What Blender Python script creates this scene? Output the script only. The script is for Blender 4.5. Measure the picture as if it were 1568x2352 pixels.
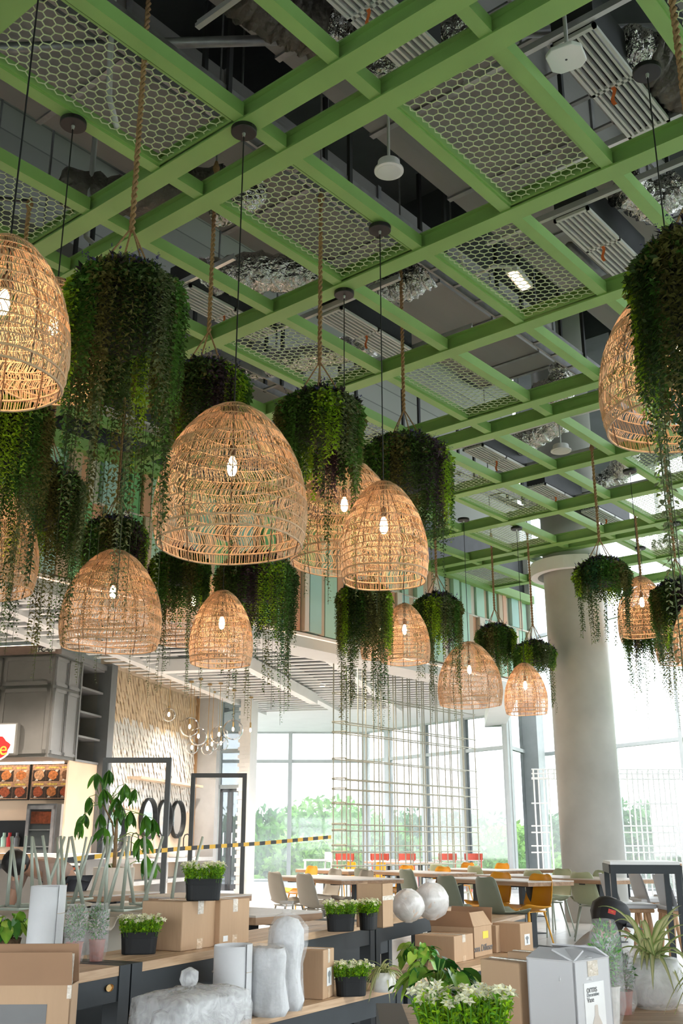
import bpy, bmesh, math, random
from mathutils import Vector, Matrix
from math import sin, cos, pi, radians as R
rnd = random.Random(7)
SC = bpy.context.scene
COL = SC.collection
for o in list(bpy.data.objects): bpy.data.objects.remove(o)

# ------------------------------------------------------------------ camera
F_PX, PITCH, YAW, EYE = 2342.0, R(18.0), R(39.8), 1.17
cam_d = bpy.data.cameras.new('camera'); cam = bpy.data.objects.new('camera', cam_d); COL.objects.link(cam)
cam_d.sensor_fit = 'VERTICAL'; cam_d.sensor_height = 36.0; cam_d.lens = F_PX / 2352 * 36.0
cam_d.clip_end = 2000; cam_d.clip_start = .05
cam.location = (0, 0, EYE); cam.rotation_euler = (R(90) + PITCH, 0, YAW)
SC.camera = cam
# ------------------------------------------------------------------ world, sun, exposure
w = bpy.data.worlds.new('overcast_sky'); SC.world = w; w.use_nodes = True
bg = w.node_tree.nodes['Background']; bg.inputs['Color'].default_value = (.95, .955, 1, 1); bg.inputs['Strength'].default_value = 3.6
sun_d = bpy.data.lights.new('sun', 'SUN'); sun = bpy.data.objects.new('sun', sun_d); COL.objects.link(sun)
sun_d.energy = 2.2; sun_d.angle = R(14); sun_d.color = (1, .97, .92); sun.rotation_euler = (R(52), 0, R(115))
SC.view_settings.view_transform = 'Standard'; SC.view_settings.look = 'None'
SC.view_settings.exposure = 1.68; SC.view_settings.gamma = 1.0; SC.view_settings.use_curve_mapping = False
cy = SC.cycles
cy.max_bounces = 6; cy.diffuse_bounces = 3; cy.glossy_bounces = 3; cy.transmission_bounces = 4; cy.transparent_max_bounces = 14
cy.sample_clamp_indirect = 4.0; cy.use_adaptive_sampling = True; cy.adaptive_threshold = .02; cy.caustics_reflective = False; cy.caustics_refractive = False

# ------------------------------------------------------------------ places seen through the lens
FW = Vector((-sin(YAW) * cos(PITCH), cos(YAW) * cos(PITCH), sin(PITCH)))
RT = Vector((cos(YAW), sin(YAW), 0)); UP = RT.cross(FW)
CAM = Vector((0, 0, EYE))
def ray(x, y): return FW + RT * ((x - 784) / F_PX) - UP * ((y - 1176) / F_PX)
def onz(x, y, z):
    d = ray(x, y); return CAM + d * ((z - EYE) / d.z)
def wk(x, y, k): return CAM + ray(x, y) * k
def hd(p): return -sin(YAW) * p.x + cos(YAW) * p.y
def wD(x, y, D):
    d = ray(x, y); return CAM + d * (D / hd(d))
def onx(x, y, X):
    d = ray(x, y); return CAM + d * (X / d.x)
# frame 2: the shop block under the lower ceiling is turned 27.3 degrees against the grid; (t, s) = right of / along it
H2 = R(12.5); ROT2 = YAW - H2
E2 = Vector((-sin(ROT2), cos(ROT2), 0)); R2 = Vector((cos(ROT2), sin(ROT2), 0))
def P2(t, s, z): return R2 * t + E2 * s + Vector((0, 0, z))
def onT(x, y, t):
    d = ray(x, y); k = t / d.dot(R2); p = CAM + d * k; return p.dot(E2), p.z
def onS(x, y, s):
    d = ray(x, y); k = s / d.dot(E2); p = CAM + d * k; return p.dot(R2), p.z

# ------------------------------------------------------------------ materials
MT = {}
def nodes(name):
    m = bpy.data.materials.new(name); m.use_nodes = True; nt = m.node_tree
    MT[name] = m
    return m, nt, nt.nodes['Principled BSDF']
def mat(name, col, rough=.6, metal=0., var=.12, vs=6., bump=0., bs=60., spec=.5, stretch=None, emit=None, es=0., coord='Object', detail=4., dist=.01):
    m, nt, b = nodes(name)
    N = nt.nodes.new; L = nt.links.new
    tc = N('ShaderNodeTexCoord'); src = tc.outputs[coord]
    if stretch:
        mp = N('ShaderNodeMapping'); mp.inputs['Scale'].default_value = stretch; L(src, mp.inputs['Vector']); src = mp.outputs['Vector']
    nz = N('ShaderNodeTexNoise'); nz.inputs['Scale'].default_value = vs; nz.inputs['Detail'].default_value = detail; L(src, nz.inputs['Vector'])
    mr = N('ShaderNodeMapRange'); mr.inputs['From Min'].default_value = .25; mr.inputs['From Max'].default_value = .75
    mr.inputs['To Min'].default_value = 1 - var; mr.inputs['To Max'].default_value = 1 + var; L(nz.outputs['Fac'], mr.inputs['Value'])
    mx = N('ShaderNodeMix'); mx.data_type = 'RGBA'; mx.blend_type = 'MULTIPLY'; mx.inputs['Factor'].default_value = 1
    mx.inputs['A'].default_value = (*col, 1); L(mr.outputs['Result'], mx.inputs['B']); L(mx.outputs['Result'], b.inputs['Base Color'])
    b.inputs['Roughness'].default_value = rough; b.inputs['Metallic'].default_value = metal; b.inputs['Specular IOR Level'].default_value = spec
    if bump:
        n2 = N('ShaderNodeTexNoise'); n2.inputs['Scale'].default_value = bs; n2.inputs['Detail'].default_value = 3; L(src, n2.inputs['Vector'])
        bp = N('ShaderNodeBump'); bp.inputs['Strength'].default_value = bump; bp.inputs['Distance'].default_value = dist
        L(n2.outputs['Fac'], bp.inputs['Height']); L(bp.outputs['Normal'], b.inputs['Normal'])
    if emit: b.inputs['Emission Color'].default_value = (*emit, 1); b.inputs['Emission Strength'].default_value = es
    return m
def leafmat(name, rough=.45, trans=.42):
    m, nt, b = nodes(name); N = nt.nodes.new; L = nt.links.new
    at = N('ShaderNodeAttribute'); at.attribute_name = 'col'
    ge = N('ShaderNodeNewGeometry')
    mr = N('ShaderNodeMapRange'); mr.inputs['To Min'].default_value = .6; mr.inputs['To Max'].default_value = 1.45; L(ge.outputs['Random Per Island'], mr.inputs['Value'])
    mx = N('ShaderNodeMix'); mx.data_type = 'RGBA'; mx.blend_type = 'MULTIPLY'; mx.inputs['Factor'].default_value = 1
    L(at.outputs['Color'], mx.inputs['A']); L(mr.outputs['Result'], mx.inputs['B']); L(mx.outputs['Result'], b.inputs['Base Color'])
    b.inputs['Roughness'].default_value = rough; b.inputs['Specular IOR Level'].default_value = .35
    tr = N('ShaderNodeBsdfTranslucent'); L(mx.outputs['Result'], tr.inputs['Color'])
    ms = N('ShaderNodeMixShader'); ms.inputs[0].default_value = trans
    L(b.outputs[0], ms.inputs[1]); L(tr.outputs[0], ms.inputs[2]); L(ms.outputs[0], nt.nodes['Material Output'].inputs['Surface'])
    return m
def wood(name, c1, c2, sc=(1.2, 14, 14), rough=.5):
    m, nt, b = nodes(name); N = nt.nodes.new; L = nt.links.new
    tc = N('ShaderNodeTexCoord'); mp = N('ShaderNodeMapping'); mp.inputs['Scale'].default_value = sc; L(tc.outputs['Object'], mp.inputs['Vector'])
    nz = N('ShaderNodeTexNoise'); nz.inputs['Scale'].default_value = 2.2; nz.inputs['Detail'].default_value = 7; nz.inputs['Distortion'].default_value = .8; L(mp.outputs['Vector'], nz.inputs['Vector'])
    cr = N('ShaderNodeValToRGB'); e = cr.color_ramp.elements; e[0].position = .32; e[0].color = (*c1, 1); e[1].position = .68; e[1].color = (*c2, 1)
    L(nz.outputs['Fac'], cr.inputs['Fac']); L(cr.outputs['Color'], b.inputs['Base Color']); b.inputs['Roughness'].default_value = rough
    bp = N('ShaderNodeBump'); bp.inputs['Strength'].default_value = .12; bp.inputs['Distance'].default_value = .004; L(nz.outputs['Fac'], bp.inputs['Height']); L(bp.outputs['Normal'], b.inputs['Normal'])
    return m
def glass(name, tint=(.62, .65, .66), haze=.05, refl=.06):
    m, nt, b = nodes(name); N = nt.nodes.new; L = nt.links.new
    t = N('ShaderNodeBsdfTransparent'); t.inputs['Color'].default_value = (*tint, 1)
    g = N('ShaderNodeBsdfGlossy'); g.inputs['Roughness'].default_value = .03
    d = N('ShaderNodeBsdfTranslucent'); d.inputs['Color'].default_value = (.9, .92, .93, 1)  # milky veil in the pane stands in for the haze outdoors
    a = N('ShaderNodeMixShader'); a.inputs[0].default_value = refl; L(t.outputs[0], a.inputs[1]); L(g.outputs[0], a.inputs[2])
    c = N('ShaderNodeMixShader'); L(a.outputs[0], c.inputs[1]); L(d.outputs[0], c.inputs[2])
    tc = N('ShaderNodeTexCoord'); nz = N('ShaderNodeTexNoise'); nz.inputs['Scale'].default_value = .7; nz.inputs['Detail'].default_value = 5; L(tc.outputs['Object'], nz.inputs['Vector'])
    mr = N('ShaderNodeMapRange'); mr.inputs['From Min'].default_value = .3; mr.inputs['From Max'].default_value = .7; mr.inputs['To Min'].default_value = haze * .5; mr.inputs['To Max'].default_value = haze * 1.6
    L(nz.outputs['Fac'], mr.inputs['Value']); L(mr.outputs['Result'], c.inputs[0])
    L(c.outputs[0], nt.nodes['Material Output'].inputs['Surface'])
    return m
def film(name, opacity=.35, col=(.9, .9, .9), bs=26., bump=.9, rough=.18, sp=.5):
    """thin crinkled plastic: partly clear, glossy, milky"""
    m, nt, b = nodes(name); N = nt.nodes.new; L = nt.links.new
    tc = N('ShaderNodeTexCoord')
    nz = N('ShaderNodeTexNoise'); nz.inputs['Scale'].default_value = bs; nz.inputs['Detail'].default_value = 5; nz.inputs['Distortion'].default_value = 1.2; L(tc.outputs['Object'], nz.inputs['Vector'])
    bp = N('ShaderNodeBump'); bp.inputs['Strength'].default_value = bump; bp.inputs['Distance'].default_value = .012; L(nz.outputs['Fac'], bp.inputs['Height'])
    b.inputs['Base Color'].default_value = (*col, 1); b.inputs['Roughness'].default_value = rough; b.inputs['Specular IOR Level'].default_value = .9; L(bp.outputs['Normal'], b.inputs['Normal'])
    t = N('ShaderNodeBsdfTransparent'); t.inputs['Color'].default_value = (.96, .96, .96, 1)
    ms = N('ShaderNodeMixShader')
    mr = N('ShaderNodeMapRange'); mr.inputs['From Min'].default_value = .35; mr.inputs['From Max'].default_value = .65; mr.inputs['To Min'].default_value = opacity * (1 - sp); mr.inputs['To Max'].default_value = min(1, opacity * (1 + sp)); L(nz.outputs['Fac'], mr.inputs['Value'])
    L(mr.outputs['Result'], ms.inputs[0]); L(t.outputs[0], ms.inputs[1]); L(b.outputs[0], ms.inputs[2]); L(ms.outputs[0], nt.nodes['Material Output'].inputs['Surface'])
    return m
def bulb_glass(name):
    m, nt, b = nodes(name); N = nt.nodes.new; L = nt.links.new
    t = N('ShaderNodeBsdfTransparent'); t.inputs['Color'].default_value = (.93, .92, .91, 1); g = N('ShaderNodeBsdfGlossy'); g.inputs['Roughness'].default_value = .02
    fr = N('ShaderNodeFresnel'); fr.inputs['IOR'].default_value = 1.14; a = N('ShaderNodeMixShader'); L(fr.outputs[0], a.inputs[0]); L(t.outputs[0], a.inputs[1]); L(g.outputs[0], a.inputs[2]); L(a.outputs[0], nt.nodes['Material Output'].inputs['Surface'])
bulb_glass('globe_glass')
def emis(name, col, s):
    m, nt, b = nodes(name)
    b.inputs['Base Color'].default_value = (*col, 1); b.inputs['Emission Color'].default_value = (*col, 1); b.inputs['Emission Strength'].default_value = s
    return m

mat('green_paint', (.26, .45, .13), .5, var=.08, vs=3, bump=.05, bs=90)
mat('hex_paint', (.62, .72, .44), .5, var=.08)
mat('slab', (.055, .06, .066), .9, var=.3, vs=1.2, bump=.3, bs=12)
mat('duct_board', (.30, .29, .28), .55, metal=.2, var=.15, vs=.8, bump=.35, bs=30, stretch=(1, .06, 1))
mat('dark_steel', (.05, .053, .058), .5, metal=.3, var=.15)
mat('galv', (.34, .34, .35), .42, metal=.6, var=.2, vs=10)
mat('alu', (.75, .75, .76), .35, metal=.6, var=.06)
mat('white_metal', (.8, .8, .79), .4, var=.04)
mat('hall_grey', (.11, .11, .11), .8, var=.1, vs=1)
mat('white_paint', (.86, .85, .84), .65, var=.03, vs=2)
mat('black_metal', (.02, .023, .026), .42, metal=.1, var=.15)
mat('steel_blue', (.017, .023, .027), .5, metal=.1, var=.12, vs=10)
mat('post_grey', (.16, .17, .18), .45, metal=.3, var=.08)
mat('frame_grey', (.42, .45, .45), .45, metal=.3, var=.06)
mat('frame_white', (.46, .49, .49), .45, var=.05)
mat('foil', (.72, .70, .67), .2, metal=1., var=.25, vs=9, bump=1., bs=13, dist=.09)
mat('dark_sleeve', (.15, .135, .12), .5, metal=.3, var=.3, vs=5, bump=1., bs=9, dist=.06)
mat('rattan', (.80, .53, .345), .62, var=.25, vs=30)
mat('rattan_dark', (.10, .06, .035), .6, var=.2)
mat('rope', (.40, .235, .12), .9, var=.3, vs=90, bump=.5, bs=200)
mat('cord_black', (.012, .012, .013), .5, var=.1)
emis('filament', (1, .62, .28), 26)
emis('bulb_glow', (1, .72, .42), 9)
mat('brass', (.62, .42, .2), .3, metal=1., var=.08)
leafmat('leaf'); leafmat('glossy_leaf', .22, .2)
mat('planter_dark', (.03, .03, .028), .8)
mat('concrete', (.50, .49, .45), .38, var=.16, vs=1.6, bump=.08, bs=20)
mat('tile', (.56, .56, .56), .28, var=.1, vs=1.3, detail=7)
mat('grout', (.36, .36, .36), .7, var=.1)
glass('pane', (.56, .58, .585), .055); glass('pane_clear', (.80, .82, .82), .01, .07)
emis('cove_light', (1, .58, .40), 5.0)
emis('warm_strip', (1, .72, .52), 4.0)

# ------------------------------------------------------------------ mesh collector
class MB:
    def __init__(s): s.v = []; s.f = []; s.c = None
    def add(s, vs, fs, col=None):
        n = len(s.v); s.v += [tuple(v) for v in vs]; s.f += [tuple(i + n for i in f) for f in fs]
        if col is not None:
            if s.c is None: s.c = []
            s.c += [col] * len(vs)
        return s
    def box(s, x0, x1, y0, y1, z0, z1, col=None):
        return s.add([(x0, y0, z0), (x1, y0, z0), (x1, y1, z0), (x0, y1, z0), (x0, y0, z1), (x1, y0, z1), (x1, y1, z1), (x0, y1, z1)],
                     [(0, 3, 2, 1), (4, 5, 6, 7), (0, 1, 5, 4), (1, 2, 6, 5), (2, 3, 7, 6), (3, 0, 4, 7)], col)
    def bar(s, a, b, wx, wz, up=(0, 0, 1)):
        a = Vector(a); b = Vector(b); d = (b - a).normalized(); u = Vector(up)
        x = d.cross(u)
        if x.length < 1e-4: x = d.cross(Vector((1, 0, 0)))
        x.normalize(); z = x.cross(d)
        vs = [p + x * i * wx / 2 + z * j * wz / 2 for p in (a, b) for i, j in ((-1, -1), (1, -1), (1, 1), (-1, 1))]
        return s.add(vs, [(3, 2, 1, 0), (4, 5, 6, 7), (0, 1, 5, 4), (1, 2, 6, 5), (2, 3, 7, 6), (3, 0, 4, 7)])
    def tube(s, pts, r, n=6, cap=True, closed=False, col=None):
        pts = [Vector(p) for p in pts]; N = len(pts); rs = r if isinstance(r, (list, tuple)) else [r] * N
        vs = []; prev = None
        for i, p in enumerate(pts):
            if closed: d = pts[(i + 1) % N] - pts[i - 1]
            else: d = pts[min(i + 1, N - 1)] - pts[max(i - 1, 0)]
            d.normalize()
            if prev is None:
                a = Vector((0, 0, 1)) if abs(d.z) < .9 else Vector((1, 0, 0)); x = d.cross(a).normalized()
            else:
                x = prev - d * prev.dot(d)
                x = x.normalized() if x.length > 1e-6 else d.orthogonal().normalized()
            prev = x; y = d.cross(x)
            vs += [p + (x * cos(2 * pi * k / n) + y * sin(2 * pi * k / n)) * rs[i] for k in range(n)]
        fs = []
        for i in range(N if closed else N - 1):
            j = (i + 1) % N
            for k in range(n): fs.append((i * n + k, i * n + (k + 1) % n, j * n + (k + 1) % n, j * n + k))
        if cap and not closed: fs.append(tuple(range(n))[::-1]); fs.append(tuple((N - 1) * n + k for k in range(n)))
        return s.add(vs, fs, col)
    def lathe(s, prof, n=24, c=(0, 0, 0), cap=True, sx=1., sy=1., col=None):
        vs = [(c[0] + r * sx * cos(2 * pi * k / n), c[1] + r * sy * sin(2 * pi * k / n), c[2] + z) for r, z in prof for k in range(n)]
        fs = [(i * n + k, i * n + (k + 1) % n, (i + 1) * n + (k + 1) % n, (i + 1) * n + k) for i in range(len(prof) - 1) for k in range(n)]
        if cap: fs.append(tuple(range(n))[::-1]); fs.append(tuple((len(prof) - 1) * n + k for k in range(n)))
        return s.add(vs, fs, col)
    def prism(s, poly, z0, z1, col=None):
        n = len(poly)
        vs = [(x, y, z0) for x, y in poly] + [(x, y, z1) for x, y in poly]
        return s.add(vs, [tuple(range(n))[::-1], tuple(range(n, 2 * n))] + [(i, (i + 1) % n, n + (i + 1) % n, n + i) for i in range(n)], col)
    def grid(s, fn, nu, nv, col=None, closed=False):
        vs = [fn(i / (nu if closed else nu - 1), j / (nv - 1)) for j in range(nv) for i in range(nu)]
        fs = [(j * nu + i, j * nu + (i + 1) % nu, (j + 1) * nu + (i + 1) % nu, (j + 1) * nu + i) for j in range(nv - 1) for i in range(nu if closed else nu - 1)]
        return s.add(vs, fs, col)
    def mesh(s, name, m, smooth=False):
        me = bpy.data.meshes.new(name); me.from_pydata(s.v, [], s.f)
        if s.c:
            a = me.color_attributes.new('col', 'FLOAT_COLOR', 'POINT')
            a.data.foreach_set('color', [q for c in s.c for q in (c[0], c[1], c[2], 1.)])
        if smooth: me.polygons.foreach_set('use_smooth', [True] * len(me.polygons))
        me.materials.append(MT[m] if isinstance(m, str) else m); me.update()
        return me
    def obj(s, name, m, parent=None, loc=None, rz=0., smooth=False):
        return link(name, s.mesh(name, m, smooth), parent, loc, rz)
def link(name, me, parent=None, loc=None, rz=0.):
    o = bpy.data.objects.new(name, me); COL.objects.link(o); o.parent = parent
    if loc is not None: o.location = loc
    if rz: o.rotation_euler = (0, 0, rz)
    return o
def tag(o, label, cat, group=None, kind=None):
    o['label'] = label; o['category'] = cat
    if group: o['group'] = group
    if kind: o['kind'] = kind
    return o
def thing(name, label, cat, loc=(0, 0, 0), rz=0., group=None):
    o = link(name, None, None, loc, rz); tag(o, label, cat, group); return o
def struct(o): o['kind'] = 'structure'; return o
def stuff(o): o['kind'] = 'stuff'; return o
KIDS = {}
def kids(o): return [c for c in COL.objects if c.parent is o]
def dup(root, loc=None, rz=None, label=None, parent=None, children=None):
    """copy a thing with its parts and sub-parts"""
    r = root.copy(); COL.objects.link(r); r.parent = parent
    if loc is not None: r.location = loc
    if rz is not None: r.rotation_euler = (r.rotation_euler[0], r.rotation_euler[1], rz)
    if label: r['label'] = label
    for ch in root.children: dup(ch, parent=r)
    return r
def soft(o, w=.004, seg=2):
    b = o.modifiers.new('edge', 'BEVEL'); b.width = w; b.segments = seg; b.limit_method = 'ANGLE'; b.angle_limit = R(40); return o

# ================================================================== STRUCTURE
ZG = 5.92                                   # underside of the green steel grid
MX = [-10.355 + .857 * i for i in range(14)] # left edges of the cross members
MX = [-10.35, -9.49, -8.63, -7.775, -6.918, -6.061, -5.225, -4.347, -3.49, -2.623, -1.745, -.88, -.02, .84]
LY = [2.55, 4.213, 4.647, 6.32, 8.003, 9.655, 10.171, 11.823, 13.424, 14.973, 15.386, 16.986, 18.484]  # far edges of the main beams
W0 = Vector((-27.3, 22.5)); W1 = Vector((-21.65, 27.25)); W2 = Vector((-15.26, 25.64)); W3 = Vector((-16.07, 28.68)); W6 = Vector((-10.5, 26.48)); W7 = Vector((6, 20.3))

fl = struct(MB().prism([(7, -7), tuple(W7 + Vector((.9, .2))), tuple(W6 + Vector((0, .3))), tuple(W3 + Vector((0, .3))), tuple(W1 + Vector((0, .3))), tuple(W0 + Vector((-.3, .2))), (-27.5, 5), (-12, -7)], -.3, -.012).obj('floor', 'grout'))
# floor tiles, the largest 300 in view
fa = R(15); TS = .8; cand = []
for i in range(-30, 30):
    for j in range(-4, 44):
        c = Vector((cos(fa) * i * TS - sin(fa) * j * TS, sin(fa) * i * TS + cos(fa) * j * TS, 0)); D = hd(c)
        if D < 2.2: continue
        q = c - CAM; k = q.dot(FW); px = 784 + F_PX * q.dot(RT) / k; py = 1176 - F_PX * q.dot(UP) / k
        if -60 < px < 1630 and py < 2800 and c.y < 24.2 + (c.x + 16) * -.3: cand.append((k, c))
cand.sort(key=lambda t: t[0])
tile_me = MB().box(-TS / 2 + .0025, TS / 2 - .0025, -TS / 2 + .0025, TS / 2 - .0025, -.012, 0).mesh('tile', 'tile')
for k, c in cand[:300]: link('tile', tile_me, fl, c, fa)
mm = MB()
for k, c in cand[300:]:
    vs = [(c.x + cos(fa) * a - sin(fa) * b, c.y + sin(fa) * a + cos(fa) * b, z) for z in (-.012, 0) for a, b in ((-.397, -.397), (.397, -.397), (.397, .397), (-.397, .397))]
    mm.add(vs, [(4, 5, 6, 7), (0, 1, 5, 4), (1, 2, 6, 5), (2, 3, 7, 6), (3, 0, 4, 7)])
if mm.v: stuff(mm.obj('far_tiles', 'tile', fl))

struct(MB().prism([(7, -7), (7, 20.5), tuple(W6), tuple(W3), (-10.4, 18.5), (-10.4, -7)], 11.4, 11.7).obj('ceiling', 'slab'))
# upper masonry above the coloured wall
m, nt, b = nodes('white_brick')
tc = nt.nodes.new('ShaderNodeTexCoord'); br = nt.nodes.new('ShaderNodeTexBrick'); sp = nt.nodes.new('ShaderNodeMapping'); sp.inputs['Rotation'].default_value = (R(90), 0, R(90))
nt.links.new(tc.outputs['Object'], sp.inputs['Vector']); nt.links.new(sp.outputs['Vector'], br.inputs['Vector'])
br.inputs['Scale'].default_value = 1.; br.inputs['Brick Width'].default_value = .4; br.inputs['Row Height'].default_value = .2; br.inputs['Mortar Size'].default_value = .012
br.inputs['Color1'].default_value = (.55, .55, .54, 1); br.inputs['Color2'].default_value = (.47, .47, .46, 1); br.inputs['Mortar'].default_value = (.3, .3, .3, 1)
nt.links.new(br.outputs['Color'], b.inputs['Base Color']); b.inputs['Roughness'].default_value = .8
struct(MB().box(-10.62, -10.46, -7, 18.5, 4.2, 11.4).obj('wall_left_upper', 'white_brick'))

# coloured board wall
wl = struct(MB().box(-10.46, -10.42, 1, 18.5, 4.24, 7.0).obj('wall_left', 'dark_steel'))
cols = dict(board_green=(.24, .60, .27), board_mint=(.50, .76, .63), board_teal=(.45, .70, .67), board_salmon=(.80, .43, .28), board_sand=(.64, .48, .34), board_cream=(.80, .72, .64))
for n, c in cols.items(): mat(n, c, .55, var=.05, vs=2)
cyc = ['board_green', 'board_sand', 'board_mint', 'board_sand', 'board_salmon', 'board_cream', 'board_teal', 'board_sand', 'board_green', 'board_salmon', 'board_mint', 'board_cream']
rb = random.Random(3)
for (z0, z1, y, seed) in ((5.33, 5.93, 5.0, 1), (4.27, 5.31, 5.1, 2)):
    k = seed * 5
    while y < 18.4:
        n = cyc[k % len(cyc)]; wd = rb.uniform(.2, .34) if n in ('board_green', 'board_mint', 'board_teal') else rb.uniform(.11, .22)
        if y > 12 and n == 'board_green': n = 'board_mint'  # far boards paler: the light at that end is put into the colour
        dp = rb.choice((.05, .09, .13)); wd = min(wd, 18.5 - y)
        MB().box(-10.42, -10.42 + dp, y, y + wd - .02, z0, z1).obj('board', n, wl); y += wd; k += 1
MB().box(-10.42, -10.33, 5, 18.5, 5.305, 5.335).obj('joint_rail', 'board_cream', wl)
MB().box(-10.7, -10.3, 18.5, 18.62, 4.2, 7.2).obj('end_cap', 'white_paint', wl)
# fascia and cove below it
fs_ = struct(MB().box(-10.62, -10.56, 1, 18.5, 4.0, 4.3).obj('wall_left_fascia', 'white_paint'))
MB().box(-10.62, -10.34, 1, 18.5, 4.2, 4.245).obj('ledge', 'white_paint', fs_)
lp = MB(); lp.grid(lambda u, v: (-10.56 + .52 * sin(v * pi / 2), 1 + 17.5 * u, 3.98 + .10 * (1 - cos(v * pi / 2))), 2, 8)
lp.box(-10.06, -10.02, 1, 18.5, 3.93, 4.09); lp.box(-10.6, -10.06, 1, 18.5, 3.93, 3.97).obj('cove_lip', 'white_paint', fs_, smooth=False)
MB().box(-10.545, -10.52, 1, 18.5, 4.06, 4.085).obj('cove_strip', 'cove_light', fs_)

# lower ceiling with white slats, in frame 2 (x = t, y = s)
def zone_t(s): return min((-10.66 + .459 * s) / .889, (1.73 - .134 * s) / 1.195)
lc = struct(link('ceiling_low', None, None, (0, 0, 0), ROT2))
pl = [(-17, 3)] + [(zone_t(s), s) for s in (3, 8, 14, 18, 19.9, 22, 26, 30.5, 33)] + [(-9.4, 33), (-17, 33)]
MB().prism(pl, 5.12, 5.2).obj('void_panel', 'slab', lc)
b1 = onz(576, 1526, 4.65); b2 = onz(745, 1507, 4.65); b1e = onz(745, 1637, 4.65)
TB = [-13.2, -9.3, b1.dot(R2) - 2.2, b1.dot(R2), b2.dot(R2), b2.dot(R2) + 2.2]
S_END = b1e.dot(E2)
slat_cache = {}
def slat(t0, t1, s):
    L = round(t1 - t0, 2)
    if L < .15: return
    if L not in slat_cache: slat_cache[L] = MB().box(0, L, -.06, .06, 4.70, 4.728).mesh('slat', 'white_paint')
    link('slat', slat_cache[L], lc, (t0, s, 0))
for i, t in enumerate(TB):
    MB().box(t - .1, t + .1, max(8.5, (t * .889 + 10.66) / .459 + .1), S_END if i > 1 else 17.3, 4.62, 5.12).obj('ceiling_beam', 'white_paint', lc)
s = 8.8
while s < S_END - .1:
    te = zone_t(s)
    edges = [t for t in TB if t < te] + [te]
    for a, bb in zip(edges[:-1], edges[1:]):
        if a < -9.31 and s > 17.2: continue
        slat(a + .1, bb - .1, s)
    s += .4
def ts(p): v = Vector((p.x, p.y, 0)); return (v.dot(R2), v.dot(E2) - .02)
MB().prism([(-9.4, S_END), (zone_t(S_END), S_END), ts(W2), ts(W1), ts(W0)], 4.72, 4.78).obj('soffit', 'white_paint', lc)
MB().prism([(zone_t(s_) - .45, s_) for s_ in (3, 8, 14, 18, 19.9)] + [(zone_t(s_) + .05, s_) for s_ in (19.9, 18, 14, 8, 3)], 4.60, 4.75).obj('edge_soffit', 'white_paint', lc)
MB().prism([(zone_t(s_) - .5, s_) for s_ in (19.9, 22, 26, 30.5)] + [(zone_t(s_) + .1, s_) for s_ in (30.5, 26, 22, 19.9)], 4.4, 7.2).obj('bulkhead', 'white_paint', lc)
bx0, bx1 = onS(363, 1530, 19.0)[0], onS(575, 1530, 19.0)[0]
MB().box(bx0, bx1, 19.0, 19.3, 4.42, 4.66).obj('dropped_box', 'white_paint', lc)
MB().box(bx1 - .2, bx1, 19.3, 24.5, 4.42, 4.66).obj('dropped_box', 'white_paint', lc)

# column with ring
cl = struct(MB().lathe([(.5, 0), (.5, 11.4)], 56, (-7.94, 15.82, 0)).obj('column', 'concrete', smooth=True))
rg = MB().lathe([(.60, 5.58), (.72, 5.58), (.72, 5.8), (.60, 5.8), (.60, 5.58)], 48, (-7.94, 15.82, 0), cap=False).obj('column_ring', 'white_paint', cl)
MB().lathe([(.49, 5.74), (.61, 5.74), (.61, 5.78), (.49, 5.78)], 48, (-7.94, 15.82, 0), cap=False).obj('ring_plate', 'white_paint', cl)

# curtain walls
wn = [0]
def glazing(a, b, z0, z1, trans, mull, mw=.13, fm='frame_white', gm='pane'):
    wn[0] += 1; d = (b - a); L = d.length; ang = math.atan2(d.y, d.x)
    e = struct(link('window_%d' % wn[0], None, None, (a.x, a.y, 0), ang))
    zs = sorted([z0, z1] + [t for t in trans if z0 < t < z1]); xs = mull if isinstance(mull, list) else [L * i / mull for i in range(mull + 1)]
    for x in xs: MB().box(x - mw / 2, x + mw / 2, -.1, .1, z0, z1).obj('mullion', fm, e)
    for z in zs: MB().box(0, L, -.06, .06, z - .05, z + .05).obj('transom', fm, e)
    for x0, x1 in zip(xs[:-1], xs[1:]):
        for q0, q1 in zip(zs[:-1], zs[1:]):
            MB().box(x0 + mw / 2, x1 - mw / 2, -.008, .008, q0 + .05, q1 - .05).obj('pane', gm, e)
    return e
glazing(W0, W1, 0, 4.72, [3.76], [0, 2.2, 4.87, (W1 - W0).length])
glazing(W1, W2, 0, 4.72, [3.76], [0, 1.2, 3.0, 4.8, (W2 - W1).length], mw=.2)
glazing(W2, W3, 0, 11.4, [3.76, 7.4], 1)
glazing(W3, W6, 0, 11.4, [3.76, 7.4], [0, 1.75, 3.4, (W6 - W3).length])
glazing(W6, W7, 0, 11.4, [3.76, 7.4], [.35, 3.1, 5.9, 8.8, 11.8, 14.6, (W7 - W6).length])
WB = Vector((7.2, -4.5))
WM = W7.lerp(WB, .5)
glazing(W7, WM, 0, 11.4, [3.76, 7.4], 5)
struct(MB().prism([tuple(WM), tuple(WB), tuple(WB + Vector((.2, 0))), tuple(WM + Vector((.2, 0)))], 3.4, 11.4).obj('wall_right_blocker', 'hall_grey'))  # unseen wall added to block light from the near right
glazing(WM, WB, 0, 3.4, [2.6], 6, gm='pane_clear')  # unseen low windows added to light the foreground from the right
struct(MB().box(-20, 7.3, -4.7, -4.5, 2.9, 11.4).obj('wall_back_blocker', 'hall_grey'))  # unseen dark wall added to keep frontal light off the grid
glazing(WB, Vector((-9, -4.5)), 0, 2.9, [2.3], 7, gm='pane_clear')  # unseen low windows added for frontal light on the foreground
struct(MB().box(-20, -9, -4.7, -4.5, 0, 2.9).obj('wall_low_blocker', 'hall_grey'))  # unseen wall added to close off sky light behind the camera
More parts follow.
